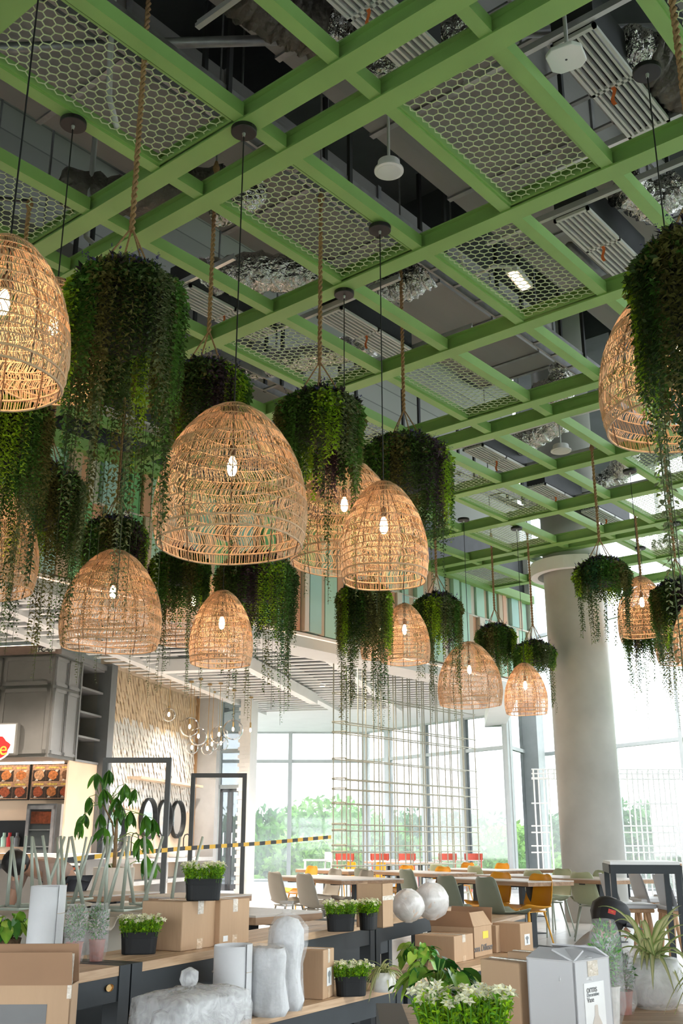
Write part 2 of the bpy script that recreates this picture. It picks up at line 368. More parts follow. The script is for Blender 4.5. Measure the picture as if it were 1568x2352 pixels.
struct(MB().box(-20.2, -20, -4.7, 9.2, 0, 11.4).obj('wall_side_blocker', 'hall_grey'))  # unseen wall added to shut out light from the open left
# header wall above the low windows
struct(MB().prism([tuple(W0), tuple(W1), tuple(W2), tuple(W2 + Vector((0, .12))), tuple(W1 + Vector((0, .12))), tuple(W0 + Vector((0, .12)))], 4.72, 7.2).obj('wall_header', 'white_paint'))
# steel post at the glass corner
p = wD(1232, 1900, 31.0)
struct(MB().box(p.x - .3, p.x + .3, p.y - .2, p.y + .2, 0, 11.4).obj('column_steel', 'frame_grey'))
p = wD(1052, 1900, 30.6)

# ================================================================== GREEN GRID
gr = thing('ceiling_grid', 'green painted steel beam grid with hexagon mesh panels hung under the ceiling', 'ceiling grid')
def ibeam(x0, x1, y1, wd=.16, h=.16):
    y0 = y1 - wd; c = (y0 + y1) / 2; m = MB()
    m.box(x0, x1, y0, y1, ZG, ZG + .014); m.box(x0, x1, c - .035, c + .035, ZG + .014, ZG + h - .014); m.box(x0, x1, y0 + .01, y1 - .01, ZG + h - .014, ZG + h)
    return m
for y in LY: ibeam(-10.35 if y < 18 else -9.6, 1.2, y).obj('main_beam', 'green_paint', gr)
mcache = {}
for a, b in zip(LY[:-1], LY[1:]):
    L = round(b - a - .16, 3)
    if L not in mcache: mcache[L] = MB().box(0, .093, 0, L, ZG + .015, ZG + .125).mesh('cross_beam', 'green_paint')
    for x in MX: link('cross_beam', mcache[L], gr, (x, a, 0))
MB().box(-10.36, -10.2, 2, 18.5, ZG - .02, ZG + .14).obj('edge_beam', 'green_paint', gr)
HS = .043
def hexmesh(wx, wy):
    m = MB(); e = set(); wv = .003
    nx = int(wx / (1.5 * HS)) + 2; ny = int(wy / (math.sqrt(3) * HS)) + 2
    for i in range(nx):
        for j in range(ny):
            cx = i * 1.5 * HS; cyy = (j + .5 * (i % 2)) * math.sqrt(3) * HS
            c = [(round(cx + HS * cos(k * pi / 3), 4), round(cyy + HS * sin(k * pi / 3), 4)) for k in range(6)]
            for k in range(6):
                a, b = c[k], c[(k + 1) % 6]
                if all(-.02 < q[0] < wx + .02 and -.02 < q[1] < wy + .02 for q in (a, b)): e.add((min(a, b), max(a, b)))
    for a, b in e:
        d = Vector((b[0] - a[0], b[1] - a[1], 0)).normalized(); n = Vector((-d.y, d.x, 0)) * wv
        A = Vector((*a, 0)); B = Vector((*b, 0)); u = Vector((0, 0, .006))
        m.add([A - n, B - n, B + n, A + n, A - n + u, B - n + u, B + n + u, A + n + u], [(3, 2, 1, 0), (0, 1, 5, 4), (2, 3, 7, 6)])
    return m
hcache = {}
cells = [(0, 6), (0, 4), (2, 8), (2, 6), (2, 10), (3, 7), (3, 4), (4, 5), (4, 3), (6, 3), (7, 6), (7, 3), (8, 2), (8, 5), (10, 0), (10, 4)]
for r_, c in cells:
    L = round(LY[r_ + 1] - LY[r_] - .16, 3); wx = .857 - .093
    if (L) not in hcache:
        hcache[L] = hexmesh(wx - .03, L - .03).mesh('hex_mesh', 'hex_paint')
        f = MB(); z = 0
        for a, b, y0, y1 in ((0, .018, 0, L), (wx - .018, wx, 0, L), (0, wx, 0, .018), (0, wx, L - .018, L)): f.box(a, b, y0, y1, -.012, .03)
        hcache[(L, 1)] = f.mesh('panel_frame', 'green_paint')
    fr = link('mesh_panel', hcache[(L, 1)], gr, (MX[c] + .093, LY[r_], ZG + .045))
    link('hex_mesh', hcache[L], fr, (.015, .015, .0))

# ================================================================== SERVICES ABOVE THE GRID
def duct(x0, x1, z0, z1, y0, y1, label, seam=1.25):
    t = thing('air_duct', label, 'duct', group='rectangular ducts over the grid')
    y = y0
    while y < y1 - .1:
        e = min(y + seam, y1)
        MB().box(x0, x1, y + .012, e - .012, z0, z1).obj('duct_section', 'duct_board', t)
        MB().box(x0 - .02, x1 + .02, e - .03, e + .03, z0 - .02, z1 + .02).obj('flange', 'galv', t)
        y = e
    for yy in (y0 + .6, (y0 + y1) / 2, y1 - .6):
        for xx in (x0 - .05, x1 + .05): MB().box(xx - .01, xx + .01, yy - .01, yy + .01, z1, 11.4).obj('hanger_rod', 'galv', t)
    return t
duct(-4.75, -3.2, 7.3, 8.0, 2.4, 11.2, 'broad grey board-clad air duct running above the middle of the green grid')
duct(-2.55, -1.2, 8.2, 9.0, 3.2, 10.5, 'higher grey air duct running over the ventilation grilles')
duct(-7.6, -6.3, 7.9, 8.6, 2.0, 12.5, 'grey air duct running near the coloured board wall')
duct(-9.7, -8.6, 7.0, 7.5, 1.0, 9.5, 'low grey air duct close against the brick upper wall')
# dark transverse concrete beams of the slab
for i, y in enumerate((3.2, 7.6, 12.0, 16.4)):
    struct(MB().box(-10.4, 7, y, y + .55, 10.3, 11.4).obj('ceiling_beam', 'slab'))
def tray(x, z, y0, y1, label):
    t = thing('cable_tray', label, 'cable tray', group='cable trays over the grid')
    for s in (-.13, .13): MB().box(x + s - .012, x + s + .012, y0, y1, z, z + .09).obj('side_rail', 'galv', t)
    y = y0 + .2
    rung = MB().box(x - .13, x + .13, -.02, .02, z, z + .02).mesh('rung', 'galv')
    while y < y1: link('rung', rung, t, (0, y, 0)); y += .42
    y = y0 + .6; hang = MB().box(x + .13, x + .165, -.02, .02, z, z + 1.1).box(x - .165, x - .13, -.02, .02, z, z + 1.1).mesh('hanger', 'dark_steel')
    while y < y1: link('hanger', hang, t, (0, y, 0)); y += 1.5
    return t
tray(-5.05, 6.75, 2.4, 14.5, 'galvanised cable tray on twin hangers beside the broad duct')
tray(-2.95, 6.95, 3.0, 13., 'galvanised cable tray between the broad duct and the grilles')
tray(-8.3, 6.7, 5.0, 17.8, 'galvanised cable tray next to the coloured board wall')
def pipe(pts, r, label, m='galv', name='conduit_pipe'):
    return tag(MB().tube(pts, r, 8).obj(name, m, smooth=True), label, 'pipe', 'pipes over the grid')
pipe([(-9.6, .3, 6.9), (-6.2, 3.0, 6.9), (-.6, 7.3, 6.9)], .04, 'grey pipe crossing above the large hexagon panel')
pipe([(-9.2, -.2, 7.1), (-5.3, 2.9, 7.1), (-.2, 6.9, 7.1)], .035, 'thin grey pipe beside the crossing pipe over the hexagon panel')
pipe([(-1.95, 4.6, 6.9), (-1.95, 12, 6.9)], .06, 'dark round pipe running past the white grilles', 'dark_steel')
pipe([(-3.9, 8.2, 6.8), (-3.9, 16.5, 6.8)], .05, 'grey round pipe following the far cable tray')
p = onz(245, 290, 6.05)
pipe([(p.x + .05, p.y - .1, 8.5), (p.x + .04, p.y - .05, 6.6), (p.x, p.y, 6.3), (p.x + .08, p.y + .03, 6.02)], .022, 'pale conduit ending in a hook above the hexagon mesh', 'white_metal')
p = onz(220, 565, 6.1); q = onz(198, 545, 6.3)
pipe([(q.x, q.y, 7.5), q, p], .025, 'short pale bent conduit between the beams', 'white_metal')

def slot(p, L=1.28, label='', flag=True):
    t = thing('slot_diffuser', label, 'air grille', (p.x, p.y, p.z), group='white slot air grilles')
    w = .17; f = MB()
    for x0, x1, y0, y1 in ((-w, -w + .025, 0, L), (w - .025, w, 0, L), (-w, w, 0, .03), (-w, w, L - .03, L), (-w, w, L / 2 - .015, L / 2 + .015)): f.box(x0, x1, y0, y1, 0, .03)
    f.obj('frame', 'white_metal', t)
    sl = MB().box(-.009, .009, .03, L - .03, 0, .05).mesh('louvre', 'white_metal')
    for i in range(6): link('louvre', sl, t, (-w + .05 + i * .048, 0, 0))
    MB().box(-w + .01, w - .01, .01, L - .01, .05, .34).obj('plenum', 'dark_steel', t)
    if flag:
        r = MB(); r.grid(lambda u, v: (-.02 + .03 * u + .012 * sin(v * 7), L / 2, -.16 * v), 2, 6); r.obj('orange_ribbon', 'ribbon', t)
mat('ribbon', (.85, .2, .05), .6)
for (x, y), lab in {(1314, 85): 'white slot air grille with an orange ribbon next to the hanging white antenna', (1310, 495): 'white slot air grille with ribbon past the large hexagon panel', (755, 720): 'white slot air grille with orange ribbon above the hexagon panel',
               (410, 670): 'white slot air grille beside the silver duct and thick rope', (1085, 1030): 'white slot air grille under the crumpled silver duct', (1230, 1118): 'white slot air grille with orange ribbon near the column',
               (1352, 1172): 'white slot air grille close to the column', (700, -120): 'white slot air grille at the silver hose by the nearest beams'}.items():
    slot(onz(x, y, 6.5), label=lab)
slot(Vector((-9.85, 6.9, 6.3)), label='white slot air grille close above the coloured wall')
# aluminium T bars that carry the grilles
RAILAB = ['beside the hanging antenna', 'past the hanging antenna', 'before the second grille', 'behind the second grille', 'over the middle hexagon panel', 'past the middle hexagon panel', 'by the thick rope', 'under the drooping silver duct', 'beyond the drooping silver duct', 'next to the paired beams', 'near the column']
for i, (x, y, L) in enumerate(((-3.3, 5.39, 3.2), (-3.3, 6.72, 3.2), (-4.3, 7.3, 3.2), (-4.2, 8.62, 3.4), (-7.2, 7.27, 1.9), (-7.2, 8.6, 1.9), (-7.9, 5.95, 1.6), (-8.2, 11.5, 3), (-8, 12.8, 3), (-4.4, 3.72, 2.2), (-7.5, 14.6, 2.6))):
    tag(MB().box(x, x + L, y - .02, y + .02, 6.53, 6.56).box(x, x + L, y - .004, y + .004, 6.56, 6.6).obj('support_rail', 'alu'), 'shiny aluminium rail carrying a slot grille ' + RAILAB[i], 'rail', 'aluminium rails of the slot grilles')
def flex(pts, r, label, m='foil', wr=.16):
    pts = [Vector(p) for p in pts]; P = []
    for a, b in zip(pts[:-1], pts[1:]):
        for i in range(14): P.append(a.lerp(b, i / 14))
    P.append(pts[-1]); rr = random.Random(len(P) + int(r * 100))
    for _ in range(3): P = [P[0]] + [(P[i - 1] + P[i] * 2 + P[i + 1]) / 4 for i in range(1, len(P) - 1)] + [P[-1]]
    rs = [r * (1 + wr * sin(i * 1.9) * .5 + rr.uniform(-wr, wr) * .5) for i in range(len(P))]
    m_ = MB().tube(P, rs, 22)
    m_.v = [(x + rr.uniform(-1, 1) * r * .07, y + rr.uniform(-1, 1) * r * .07, z + rr.uniform(-1, 1) * r * .07) for x, y, z in m_.v]
    return tag(m_.obj('flexible_duct', m, smooth=True), label, 'flexible duct', 'silver flexible ducts')
def fz(*q): return [onz(x, y, z) for x, y, z in q]
flex(fz((830, 190, 6.75), (930, 140, 6.8), (1080, 70, 6.9)), .16, 'crumpled silver flexible duct between the paired beams')
flex(fz((1425, 110, 6.75), (1470, 130, 6.75)), .17, 'short crumpled silver duct end behind the white grille')
flex(fz((1470, 130, 6.75), (1560, 185, 6.7), (1640, 250, 6.7)), .2, 'dark sleeved flexible duct leaving the white grille', 'dark_sleeve')
flex(fz((455, 640, 6.75), (600, 625, 6.8), (760, 640, 6.8)), .2, 'long crumpled silver duct between the two thick ropes')
flex(fz((855, 665, 6.7), (930, 655, 6.8), (985, 625, 6.9)), .17, 'silver duct elbow at the rope with the flowering planter')
flex(fz((1235, 915, 7.1), (1290, 890, 7.1), (1300, 840, 7.4)), .2, 'silver duct rising through the far beams')
flex(fz((1150, 1035, 6.8), (1210, 1010, 6.9), (1290, 960, 7.1)), .2, 'silver duct drooping over the hanging white disc')
flex(fz((1375, 1120, 6.9), (1420, 1090, 7.1), (1440, 1040, 7.3)), .2, 'silver duct in front of the high windows')
flex(fz((545, -30, 6.9), (640, 30, 6.9), (740, 75, 6.85)), .2, 'dark sleeved duct by the paired green beams', 'dark_sleeve')
flex(fz((735, 70, 6.85), (800, 105, 6.8)), .18, 'silver duct end beside the paired green beams')
flex(fz((150, 430, 6.9), (300, 455, 6.8), (520, 420, 6.9)), .17, 'dark sagging flexible duct over the nearest hanging plant', 'dark_sleeve')
flex(fz((500, 490, 6.6), (560, 460, 6.6), (580, 440, 6.8)), .13, 'small silver duct scrap by the thin cords')
flex(fz((1430, 430, 6.8), (1500, 470, 6.75), (1560, 430, 6.9)), .17, 'silver duct end over the second white grille')
flex(fz((1500, 1265, 7.2), (1568, 1255, 7.2), (1650, 1240, 7.2)), .22, 'pale silver duct against the bright window')
flex(fz((860, 790, 6.9), (560, 850, 6.9)), .16, 'silver duct behind the hanging plant with the thin rope')

def disc(p, r, label, rod=3.2):
    t = thing('ceiling_speaker', label, 'ceiling speaker', (p.x, p.y, p.z), group='round white ceiling speakers')
    MB().lathe([(r * .82, 0), (r, .004), (r, .018), (r * .8, .03), (r * .75, .09)], 32).obj('body', 'white_paint', t)
    MB().lathe([(0.001, -.003), (r * .8, -.003), (r * .82, .003)], 32, cap=False).obj('grille', 'white_metal', t)
    MB().tube([(0, 0, .09), (0, 0, rod)], .012, 8).obj('drop_rod', 'white_metal', t)
disc(onz(893, 395, 6.15), .115, 'round white ceiling speaker on a thin rod beside the large hexagon panel', 1.15)
disc(onz(1288, 1037, 6.25), .14, 'round white ceiling speaker near the drooping silver duct', .5)
p = onz(1300, 137, 6.1)
t = thing('wireless_antenna', 'white square antenna with cut corners hanging on a short rod', 'antenna', (p.x, p.y, p.z), R(12))
oc = [(-.12, -.07), (-.07, -.12), (.07, -.12), (.12, -.07), (.12, .07), (.07, .12), (-.07, .12), (-.12, .07)]
soft(MB().prism(oc, 0, .035).obj('body', 'white_paint', t), .008)
MB().tube([(0, .05, .03), (0, .05, 2.1)], .014, 8).obj('drop_rod', 'white_metal', t)
MB().lathe([(.001, -.002), (.008, -.002), (.008, .001)], 12, cap=False).obj('emblem', 'dark_steel', t)
p = onz(1192, 645, 6.35); t = thing('flood_light', 'small lit flood light with a row of lamps behind the hexagon mesh', 'light', (p.x, p.y, p.z), R(8))
MB().box(-.06, .06, -.2, .2, 0, .06).obj('housing', 'white_metal', t)
for i in range(7): MB().box(-.035, .035, -.17 + i * .05, -.135 + i * .05, -.012, .001).obj('lamp', 'warm_strip', t)
MB().tube([(0, -.2, .05), (-.15, -.28, .06), (-.45, -.2, .05), (-.5, -.25, .35)], .018, 8).obj('cable', 'white_metal', t)

# ================================================================== RATTAN PENDANTS
def prof(h, top):
    t = h
    pts = [(0, top), (.05, .33), (.1, .46), (.2, .63), (.3, .76), (.4, .855), (.5, .925), (.6, .97), (.7, .995), (.8, 1.), (.9, .975), (1., .93)]
    for (a, ra), (b, rb_) in zip(pts[:-1], pts[1:]):
        if t <= b: return ra + (rb_ - ra) * (t - a) / (b - a)
    return .93
def make_lamp(Rm, H, N, nb, seed, name, label):
    t = thing(name, label, 'pendant lamp', group='woven rattan pendant lamps')
    rr = random.Random(seed)
    def pt(h, a, dr=0.): r = prof(h, .16) * Rm + dr; return Vector((r * cos(a), r * sin(a), -H * h))
    bands = [0.015]
    for i in range(nb): bands.append(bands[-1] + rr.uniform(.8, 1.2))
    bands = [.015 + (b - bands[0]) / (bands[-1] - bands[0]) * .975 for b in bands]
    wv = MB()
    for bi, (h0, h1) in enumerate(zip(bands[:-1], bands[1:])):
        sl = (1 if bi % 2 else -1) * (.055 if bi < nb - 1 else .0) * rr.uniform(.5, 1.5)
        n = int(N * (.62 + .38 * prof((h0 + h1) / 2, .16)))
        for k in range(n):
            a = 2 * pi * k / n + rr.uniform(-.012, .012); j = rr.uniform(-.3, .3) * sl; q = rr.uniform(.0017, .0029)
            pts = [pt(h0 + (h1 - h0) * v, a + (sl + j) * v + .02 * sin(v * pi) * sl * 8, rr.uniform(-.003, .003)) for v in (0, .5, 1)]
            wv.tube(pts, q, 3, cap=False)
    stuff(wv.obj('woven_shade', 'rattan', t))
    for i, h in enumerate(bands):
        n = 56; wob = [rr.uniform(-.006, .006) for _ in range(8)]
        MB().tube([pt(min(1, max(0, h + .006 * sin(2 * pi * k / n * 3 + i))), 2 * pi * k / n) for k in range(n)], .0068 if i in (nb, nb - 1) else .0036, 5, closed=True).obj('hoop', 'rattan', t, smooth=True)
    for k in range(10):
        a = 2 * pi * k / 10 + .2
        MB().tube([pt(h / 14, a, -.009) for h in range(15)], .0035, 5).obj('rib', 'rattan_dark', t)
    MB().lathe([(.03, .01), (.032, -.02), (.026, -.05)], 16).obj('top_cap', 'rattan_dark', t)
    zb = -H * .42
    MB().tube([(0, 0, 0), (0, 0, zb + .10)], .005, 6).obj('inner_cord', 'cord_black', t)
    MB().lathe([(.018, zb + .12), (.021, zb + .11), (.021, zb + .05), (.017, zb + .045)], 14).obj('socket', 'rattan_dark', t)
    bu = MB().lathe([(.012, zb + .045), (.024, zb + .02), (.031, zb - .02), (.029, zb - .05), (.018, zb - .075), (.002, zb - .083)], 16).obj('bulb', 'bulb_glow', t, smooth=True)
    MB().tube([(0, 0, zb + .03), (0.006, 0, zb - .04)], .004, 5).obj('filament', 'filament', bu)
    return t
WIDE = make_lamp(.47, .93, 235, 13, 5, 'rattan_pendant', 'x'); NARROW = make_lamp(.32, .76, 170, 14, 9, 'rattan_pendant', 'x')
used = set(); SRC = {'w': [(c.name.split('.')[0], c.data, [(g.name.split('.')[0], g.data) for g in c.children], c.get('kind')) for c in WIDE.children], 'n': [(c.name.split('.')[0], c.data, [(g.name.split('.')[0], g.data) for g in c.children], c.get('kind')) for c in NARROW.children]}
def lamp(kind, top, label, rz=0., canopy=True, cz=None):
    src = WIDE if kind == 'w' else NARROW
    if kind in used:
        t = thing('rattan_pendant', label, 'pendant lamp', top, rz, 'woven rattan pendant lamps')
        for n_, d_, g_, k_ in SRC[kind]:
            c = link(n_, d_, t)
            if k_: c['kind'] = k_
            for gn, gd in g_: link(gn, gd, c)
    else: t = src; t.location = top; t.rotation_euler = (0, 0, rz); used.add(kind)
    t['label'] = label
    pl_ = bpy.data.lights.new('bulb_light', 'POINT'); pl_.energy = 2.2; pl_.color = (1, .68, .38); pl_.shadow_soft_size = .035; po = bpy.data.objects.new('bulb_light', pl_); COL.objects.link(po); po.parent = t; po.location = (0, 0, -.42 * (.93 if kind == 'w' else .76) - .14)
    dz = ZG - .012 - top.z
    MB().tube([(0, 0, 0), (0, 0, dz)], .0045, 6).obj('cord', 'cord_black', t)
    MB().lathe([(.085, dz - .022), (.09, dz - .018), (.09, dz + .012), (.03, dz + .014)], 28).obj('canopy', 'cord_black', t)
    MB().lathe([(.008, dz - .05), (.012, dz - .03), (.012, dz - .02)], 10).obj('cord_grip', 'alu', t)
    return t
def under(cp, top_y, za=ZG - .03):
    p = onz(cp[0], cp[1], za); d = hd(p)
    # height at which the vertical below the canopy crosses picture row top_y
    lo, hi = 1., ZG
    for _ in range(40):
        z = (lo + hi) / 2; q = Vector((p.x, p.y, z)) - CAM; y = 1176 - F_PX * q.dot(UP) / q.dot(FW)
        if y > top_y: lo = z
        else: hi = z
    return Vector((p.x, p.y, z))
G = 'rattan pendant lamp'
lamp('w', under((560, 305), 933), 'largest wide rattan pendant lamp hanging between the two thick ropes', .3)
lamp('n', under((872, 530), 1108), 'narrow rattan pendant lamp in front of the flowering hanging planter', .9)
lamp('n', under((168, 288), 645), 'narrow rattan pendant lamp half hidden behind the biggest hanging plant', 1.7)
lamp('w', under((790, 678), 1055), 'wide rattan pendant lamp between the largest lamp and the narrow one', 2.2)
lamp('n', wk(24, 550, 4.85), 'narrow rattan pendant lamp beside the biggest hanging plant, closest to the large hexagon panel', .4)
lamp('w', wk(266, 1265, 9.78), 'wide rattan pendant lamp hanging in front of the FC-07 shop sign', 1.1)
lamp('n', wk(512, 1357, 10.5), 'narrow rattan pendant lamp hanging over the cluster of glass globes', 2.6)
lamp('n', wk(928, 1387, 13.2), 'narrow rattan pendant lamp hanging over the rod screen', .2)
lamp('w', wk(1075, 1475, 15.1), 'wide rattan pendant lamp next to the two small hanging plants', 1.9)
lamp('n', under((1186, 1216), 1523), 'smallest-looking narrow rattan pendant lamp beside the concrete column', .7)
lamp('w', wk(1540, 650, 6.1), 'wide rattan pendant lamp overlapped by the trailing plant under the second grille', 2.9)
lamp('n', under((1446, 1085), 1325), 'narrow rattan pendant lamp overlapping the round plant in front of the column', .5)
lamp('n', wk(1602, 1370, 11.6), 'narrow rattan pendant lamp overlapping the lamp behind it past the column', 1.3)
lamp('w', wk(-28, 1105, 8.5), 'wide rattan pendant lamp half covered by trailing vines above the shop fascia', 2.)
lamp('w', wk(448, 1308, 12.9), 'wide rattan pendant lamp veiled by vines behind the narrow lamp over the globes', .8)
lamp('n', wk(876, 1395, 15.2), 'narrow rattan pendant lamp mostly hidden behind the lamp over the rod screen', 1.6)
lamp('w', wk(1478, 1345, 17.), 'wide rattan pendant lamp behind the round plant past the column', .1)
lamp('w', wk(1568, 1380, 15.5), 'wide rattan pendant lamp in front of the tall window past the column', 2.4)

# ================================================================== HANGING PLANTS
PAL = dict(dark=(.065, .115, .030), olive=(.20, .185, .06), lime=(.38, .58, .04), mid=(.11, .25, .045), blue=(.07, .18, .08), purple=(.12, .10, .28), plum=(.08, .05, .07), sage=(.22, .26, .13))
def leaf(m, p, d, n, L, W, col, fold=.25):
    d = d.normalized(); s = d.cross(n)
    s = s.normalized() if s.length > 1e-5 else d.orthogonal().normalized()
    n = s.cross(d)
    m.add([p, p + d * L * .5 + s * W / 2 + n * L * fold * .2, p + d * L + n * L * -.12, p + d * L * .5 - s * W / 2 + n * L * fold * .2], [(0, 1, 2, 3)], col)
def rv(rr): return Vector((rr.uniform(-1, 1), rr.uniform(-1, 1), rr.uniform(-1, 1)))
def strand(m, start, length, out, col, rr, step=.024, L=.034, W=.021, sway=.012):
    p = Vector(start); ph = rr.uniform(0, 6); ax = rr.uniform(0, 6)
    n = int(length / step)
    for i in range(n):
        q = p + Vector((sin(ph + i * .13) * sway, cos(ph + i * .11) * sway, -i * step)); ax += 1.7
        for s in (0, pi):
            d = Vector((cos(ax + s), sin(ax + s), -.55 + rr.uniform(-.3, .3))) + out * .45
            k = 1 - .45 * i / max(n, 1) * (length > .7)
            leaf(m, q, d, Vector((0, 0, 1)) + out * .8 + rv(rr) * .5, L * k * rr.uniform(.75, 1.2), W * k * rr.uniform(.75, 1.2), col)
def seccol(a, z, rr, sec):
    k = sec[int((a / (2 * pi) * len(sec)) + rr.uniform(-.35, .35)) % len(sec)]
    if rr.random() < .22: k = rr.choice(('dark', 'mid', 'olive'))
    return PAL[k]
VINES = []
for i in range(8):
    rr = random.Random(50 + i); m = MB(); L = (.42, .55, .68, .8, .95, 1.1, .5, .62)[i]
    strand(m, (0, 0, 0), L, Vector((0, 0, 0)), PAL[('dark', 'sage', 'olive', 'dark', 'mid', 'sage', 'blue', 'dark')[i]], rr, step=.026, L=.036, W=.022, sway=.02)
    m.tube([(0, 0, .05), (0, 0, -L)], .0018, 3, col=(.06, .08, .03)); VINES.append((L, m.mesh('vine', 'leaf')))
def make_plant(Rm, Hd, seed, sec, nstr=270):
    rr = random.Random(seed); m = MB()
    t = thing('hanging_plant', 'x', 'hanging plant', group='hanging planters of trailing leaves')
    dome = Rm * .75
    core = [(.02, -.02)] + [(Rm * .68 * sin(k / 8 * pi / 2), -.08 - dome * .85 * (1 - cos(k / 8 * pi / 2))) for k in range(1, 9)] + [(Rm * .5, -dome - (Hd - dome) * .3), (.03, -Hd * .6)]
    MB().lathe(core, 20).obj('basket', 'planter_dark', t, smooth=True)
    # crown
    for _ in range(3400):
        a = rr.uniform(0, 2 * pi); e = math.acos(rr.uniform(0, 1)); r = Rm * (1 + rr.uniform(-.1, .07))
        p = Vector((r * sin(e) * cos(a), r * sin(e) * sin(a), -dome + dome * cos(e) * (1 + rr.uniform(-.05, .08))))
        o = Vector((cos(a) * sin(e), sin(a) * sin(e), cos(e))); c = seccol(a, p.z, rr, sec)
        if e < .9 and rr.random() < .45: c = PAL[rr.choice(('plum', 'purple', 'dark'))]
        leaf(m, p, o * .6 + rv(rr) * .8 + Vector((0, 0, -.5)), o + rv(rr) * .5, rr.uniform(.03, .05), rr.uniform(.018, .03), c)
    for k in range(nstr):
        a = 2 * pi * (k + rr.uniform(-.4, .4)) / nstr; r = Rm * rr.uniform(.86, 1.04); e = rr.uniform(.9, pi / 2)
        z0 = -dome + dome * cos(e); rs = r * (sin(e) * .15 + .85)
        c = seccol(a, z0, rr, sec); ln = (Hd + z0) * (rr.uniform(.5, 1.0) + (rr.random() < .25) * rr.uniform(0, .35))
        strand(m, (rs * cos(a), rs * sin(a), z0), ln, Vector((cos(a), sin(a), 0)), c, rr, step=.025, L=.036, W=.022)
    stuff(m.obj('foliage', 'leaf', t))
    f = MB()
    for _ in range(46):
        a = rr.uniform(0, 2 * pi); e = rr.uniform(.05, 1.2)
        p = Vector((Rm * sin(e) * cos(a), Rm * sin(e) * sin(a), -dome + dome * cos(e)))
        up = Vector((cos(a) * sin(e), sin(a) * sin(e), cos(e) + .6)).normalized()
        big = rr.random() < .45
        for i in range(9 if big else 14):
            if big: leaf(f, p, up * .5 + rv(rr), up, .075, .028, rr.choice(((.045, .03, .045), (.10, .09, .10), (.03, .03, .03))))
            else: leaf(f, p + up * i * .007, up * .3 + rv(rr), up, .018, .011, PAL['purple'])
    stuff(f.obj('flower_sprigs', 'leaf', t))
    return t
SECS = [['dark', 'olive', 'olive', 'lime', 'mid', 'olive', 'dark', 'sage', 'mid', 'dark', 'olive', 'lime'],
        ['dark', 'olive', 'mid', 'dark', 'lime', 'sage', 'mid', 'olive', 'dark', 'plum', 'lime', 'mid'],
        ['dark', 'sage', 'mid', 'lime', 'dark', 'blue', 'mid', 'olive', 'dark', 'dark', 'mid', 'lime']]
PROTO = {}
def plant(kind, top, label, rz=0., rope_top=ZG + .12, apex=.26, vines=14, vz=None, vmax=1.2, sc=1., above=0.):
    spec = dict(long=(.33, .98, 11, SECS[0]), mid=(.33, .70, 12, SECS[1]), short=(.33, .50, 13, SECS[2]), full=(.44, .92, 14, SECS[1]))[kind]
    if kind in PROTO: t = dup(PROTO[kind][0]) if True else None
    else: t = None
    if kind not in PROTO:
        t = make_plant(*spec); src = link('plant_source', None); COL.objects.unlink(src); PROTO[kind] = (t, [(c.name.split('.')[0], c.data) for c in t.children])
    else:
        for c in list(t.children): bpy.data.objects.remove(c)
        for n, d in PROTO[kind][1]:
            c = link(n, d, t)
            if n != 'basket': c['kind'] = 'stuff'
    t.location = top; t.rotation_euler = (0, 0, rz); t['label'] = label
    Rm, Hd = spec[0], spec[1]; rr = random.Random(int(rz * 100) + 3)
    for k in range(vines):
        a = rr.uniform(0, 2 * pi); L, me = rr.choice([v for v in VINES if v[0] <= vmax])
        link('vine', me, t, (Rm * .85 * cos(a), Rm * .85 * sin(a), -Hd * rr.uniform(.75, 1.0)), rr.uniform(0, 6))
    # rope and cords
    zt = rope_top - top.z; rp = MB(); n = int(max(.1, zt - apex) / .014) + 2
    for s in (0, pi):
        rp.tube([(.010 * cos(i * .95 + s), .010 * sin(i * .95 + s), apex + (zt - apex) * i / (n - 1)) for i in range(n)], .0105, 5)
    ro = rp.obj('rope', 'rope', t, smooth=True)
    MB().lathe([(.012, zt - .09), (.028, zt - .06), (.03, zt - .03), (.02, zt), (.012, zt + .03)], 8).obj('knot', 'rope', t)
    if above: MB().tube([(0, 0, zt), (.01, 0, zt + above)], .009, 6).obj('wire', 'galv', t)
    else:
        bx = min((x + .046 - top.x for x in MX), key=abs)
        MB().box(min(0, bx), max(0, bx), -.012, .012, ZG + .10 - top.z, ZG + .124 - top.z).obj('hook_bar', 'dark_steel', t)
    for k in range(4):
        a = k * pi / 2 + .5
        MB().tube([(0, 0, apex + .03), (.2 * cos(a), .2 * sin(a), -.07)], .0062, 5).obj('cord', 'rope', t)
    return t
def at_plumb(anchor, top_y, z=ZG): return under(anchor, top_y)
plant('long', under((330, 158), 622), 'biggest dark green trailing plant with a lime patch, roped through the large hexagon panel', 2.4, rope_top=7.0, apex=.27, vines=34, above=.29)
plant('mid', under((497, 378), 840, 6.7), 'dark trailing plant on a thick rope directly behind the largest rattan lamp', .9, apex=.28, vines=30, rope_top=6.7, above=4.68)
plant('mid', under((737, 448), 905, 6.35), 'dark trailing plant on a thick rope between the largest lamp and the flowering planter', 3.3, apex=.25, vines=14, rope_top=6.35, above=5.03)
plant('full', under((920, 595), 1005, 6.9), 'wide trailing plant with blue flowers on a thick rope behind the narrow lamp', 1.2, apex=.27, vines=20, rope_top=6.9, above=4.48)
plant('mid', under((1127, 1228), 1436, 6.3), 'round leafy plant on a long thin rope over the gap between two lamps', 4.2, vines=6, vmax=.6, rope_top=6.3, above=5.08)
plant('short', under((1210, 1218), 1474, 6.2), 'round leafy plant on a long rope touching the concrete column', 5.1, vines=12, vmax=1.2, rope_top=6.2, above=5.18)
plant('short', under((1360, 1048), 1285), 'purple-topped round plant hanging in front of the concrete column', 2.0, vines=24, vmax=.6, apex=.24)
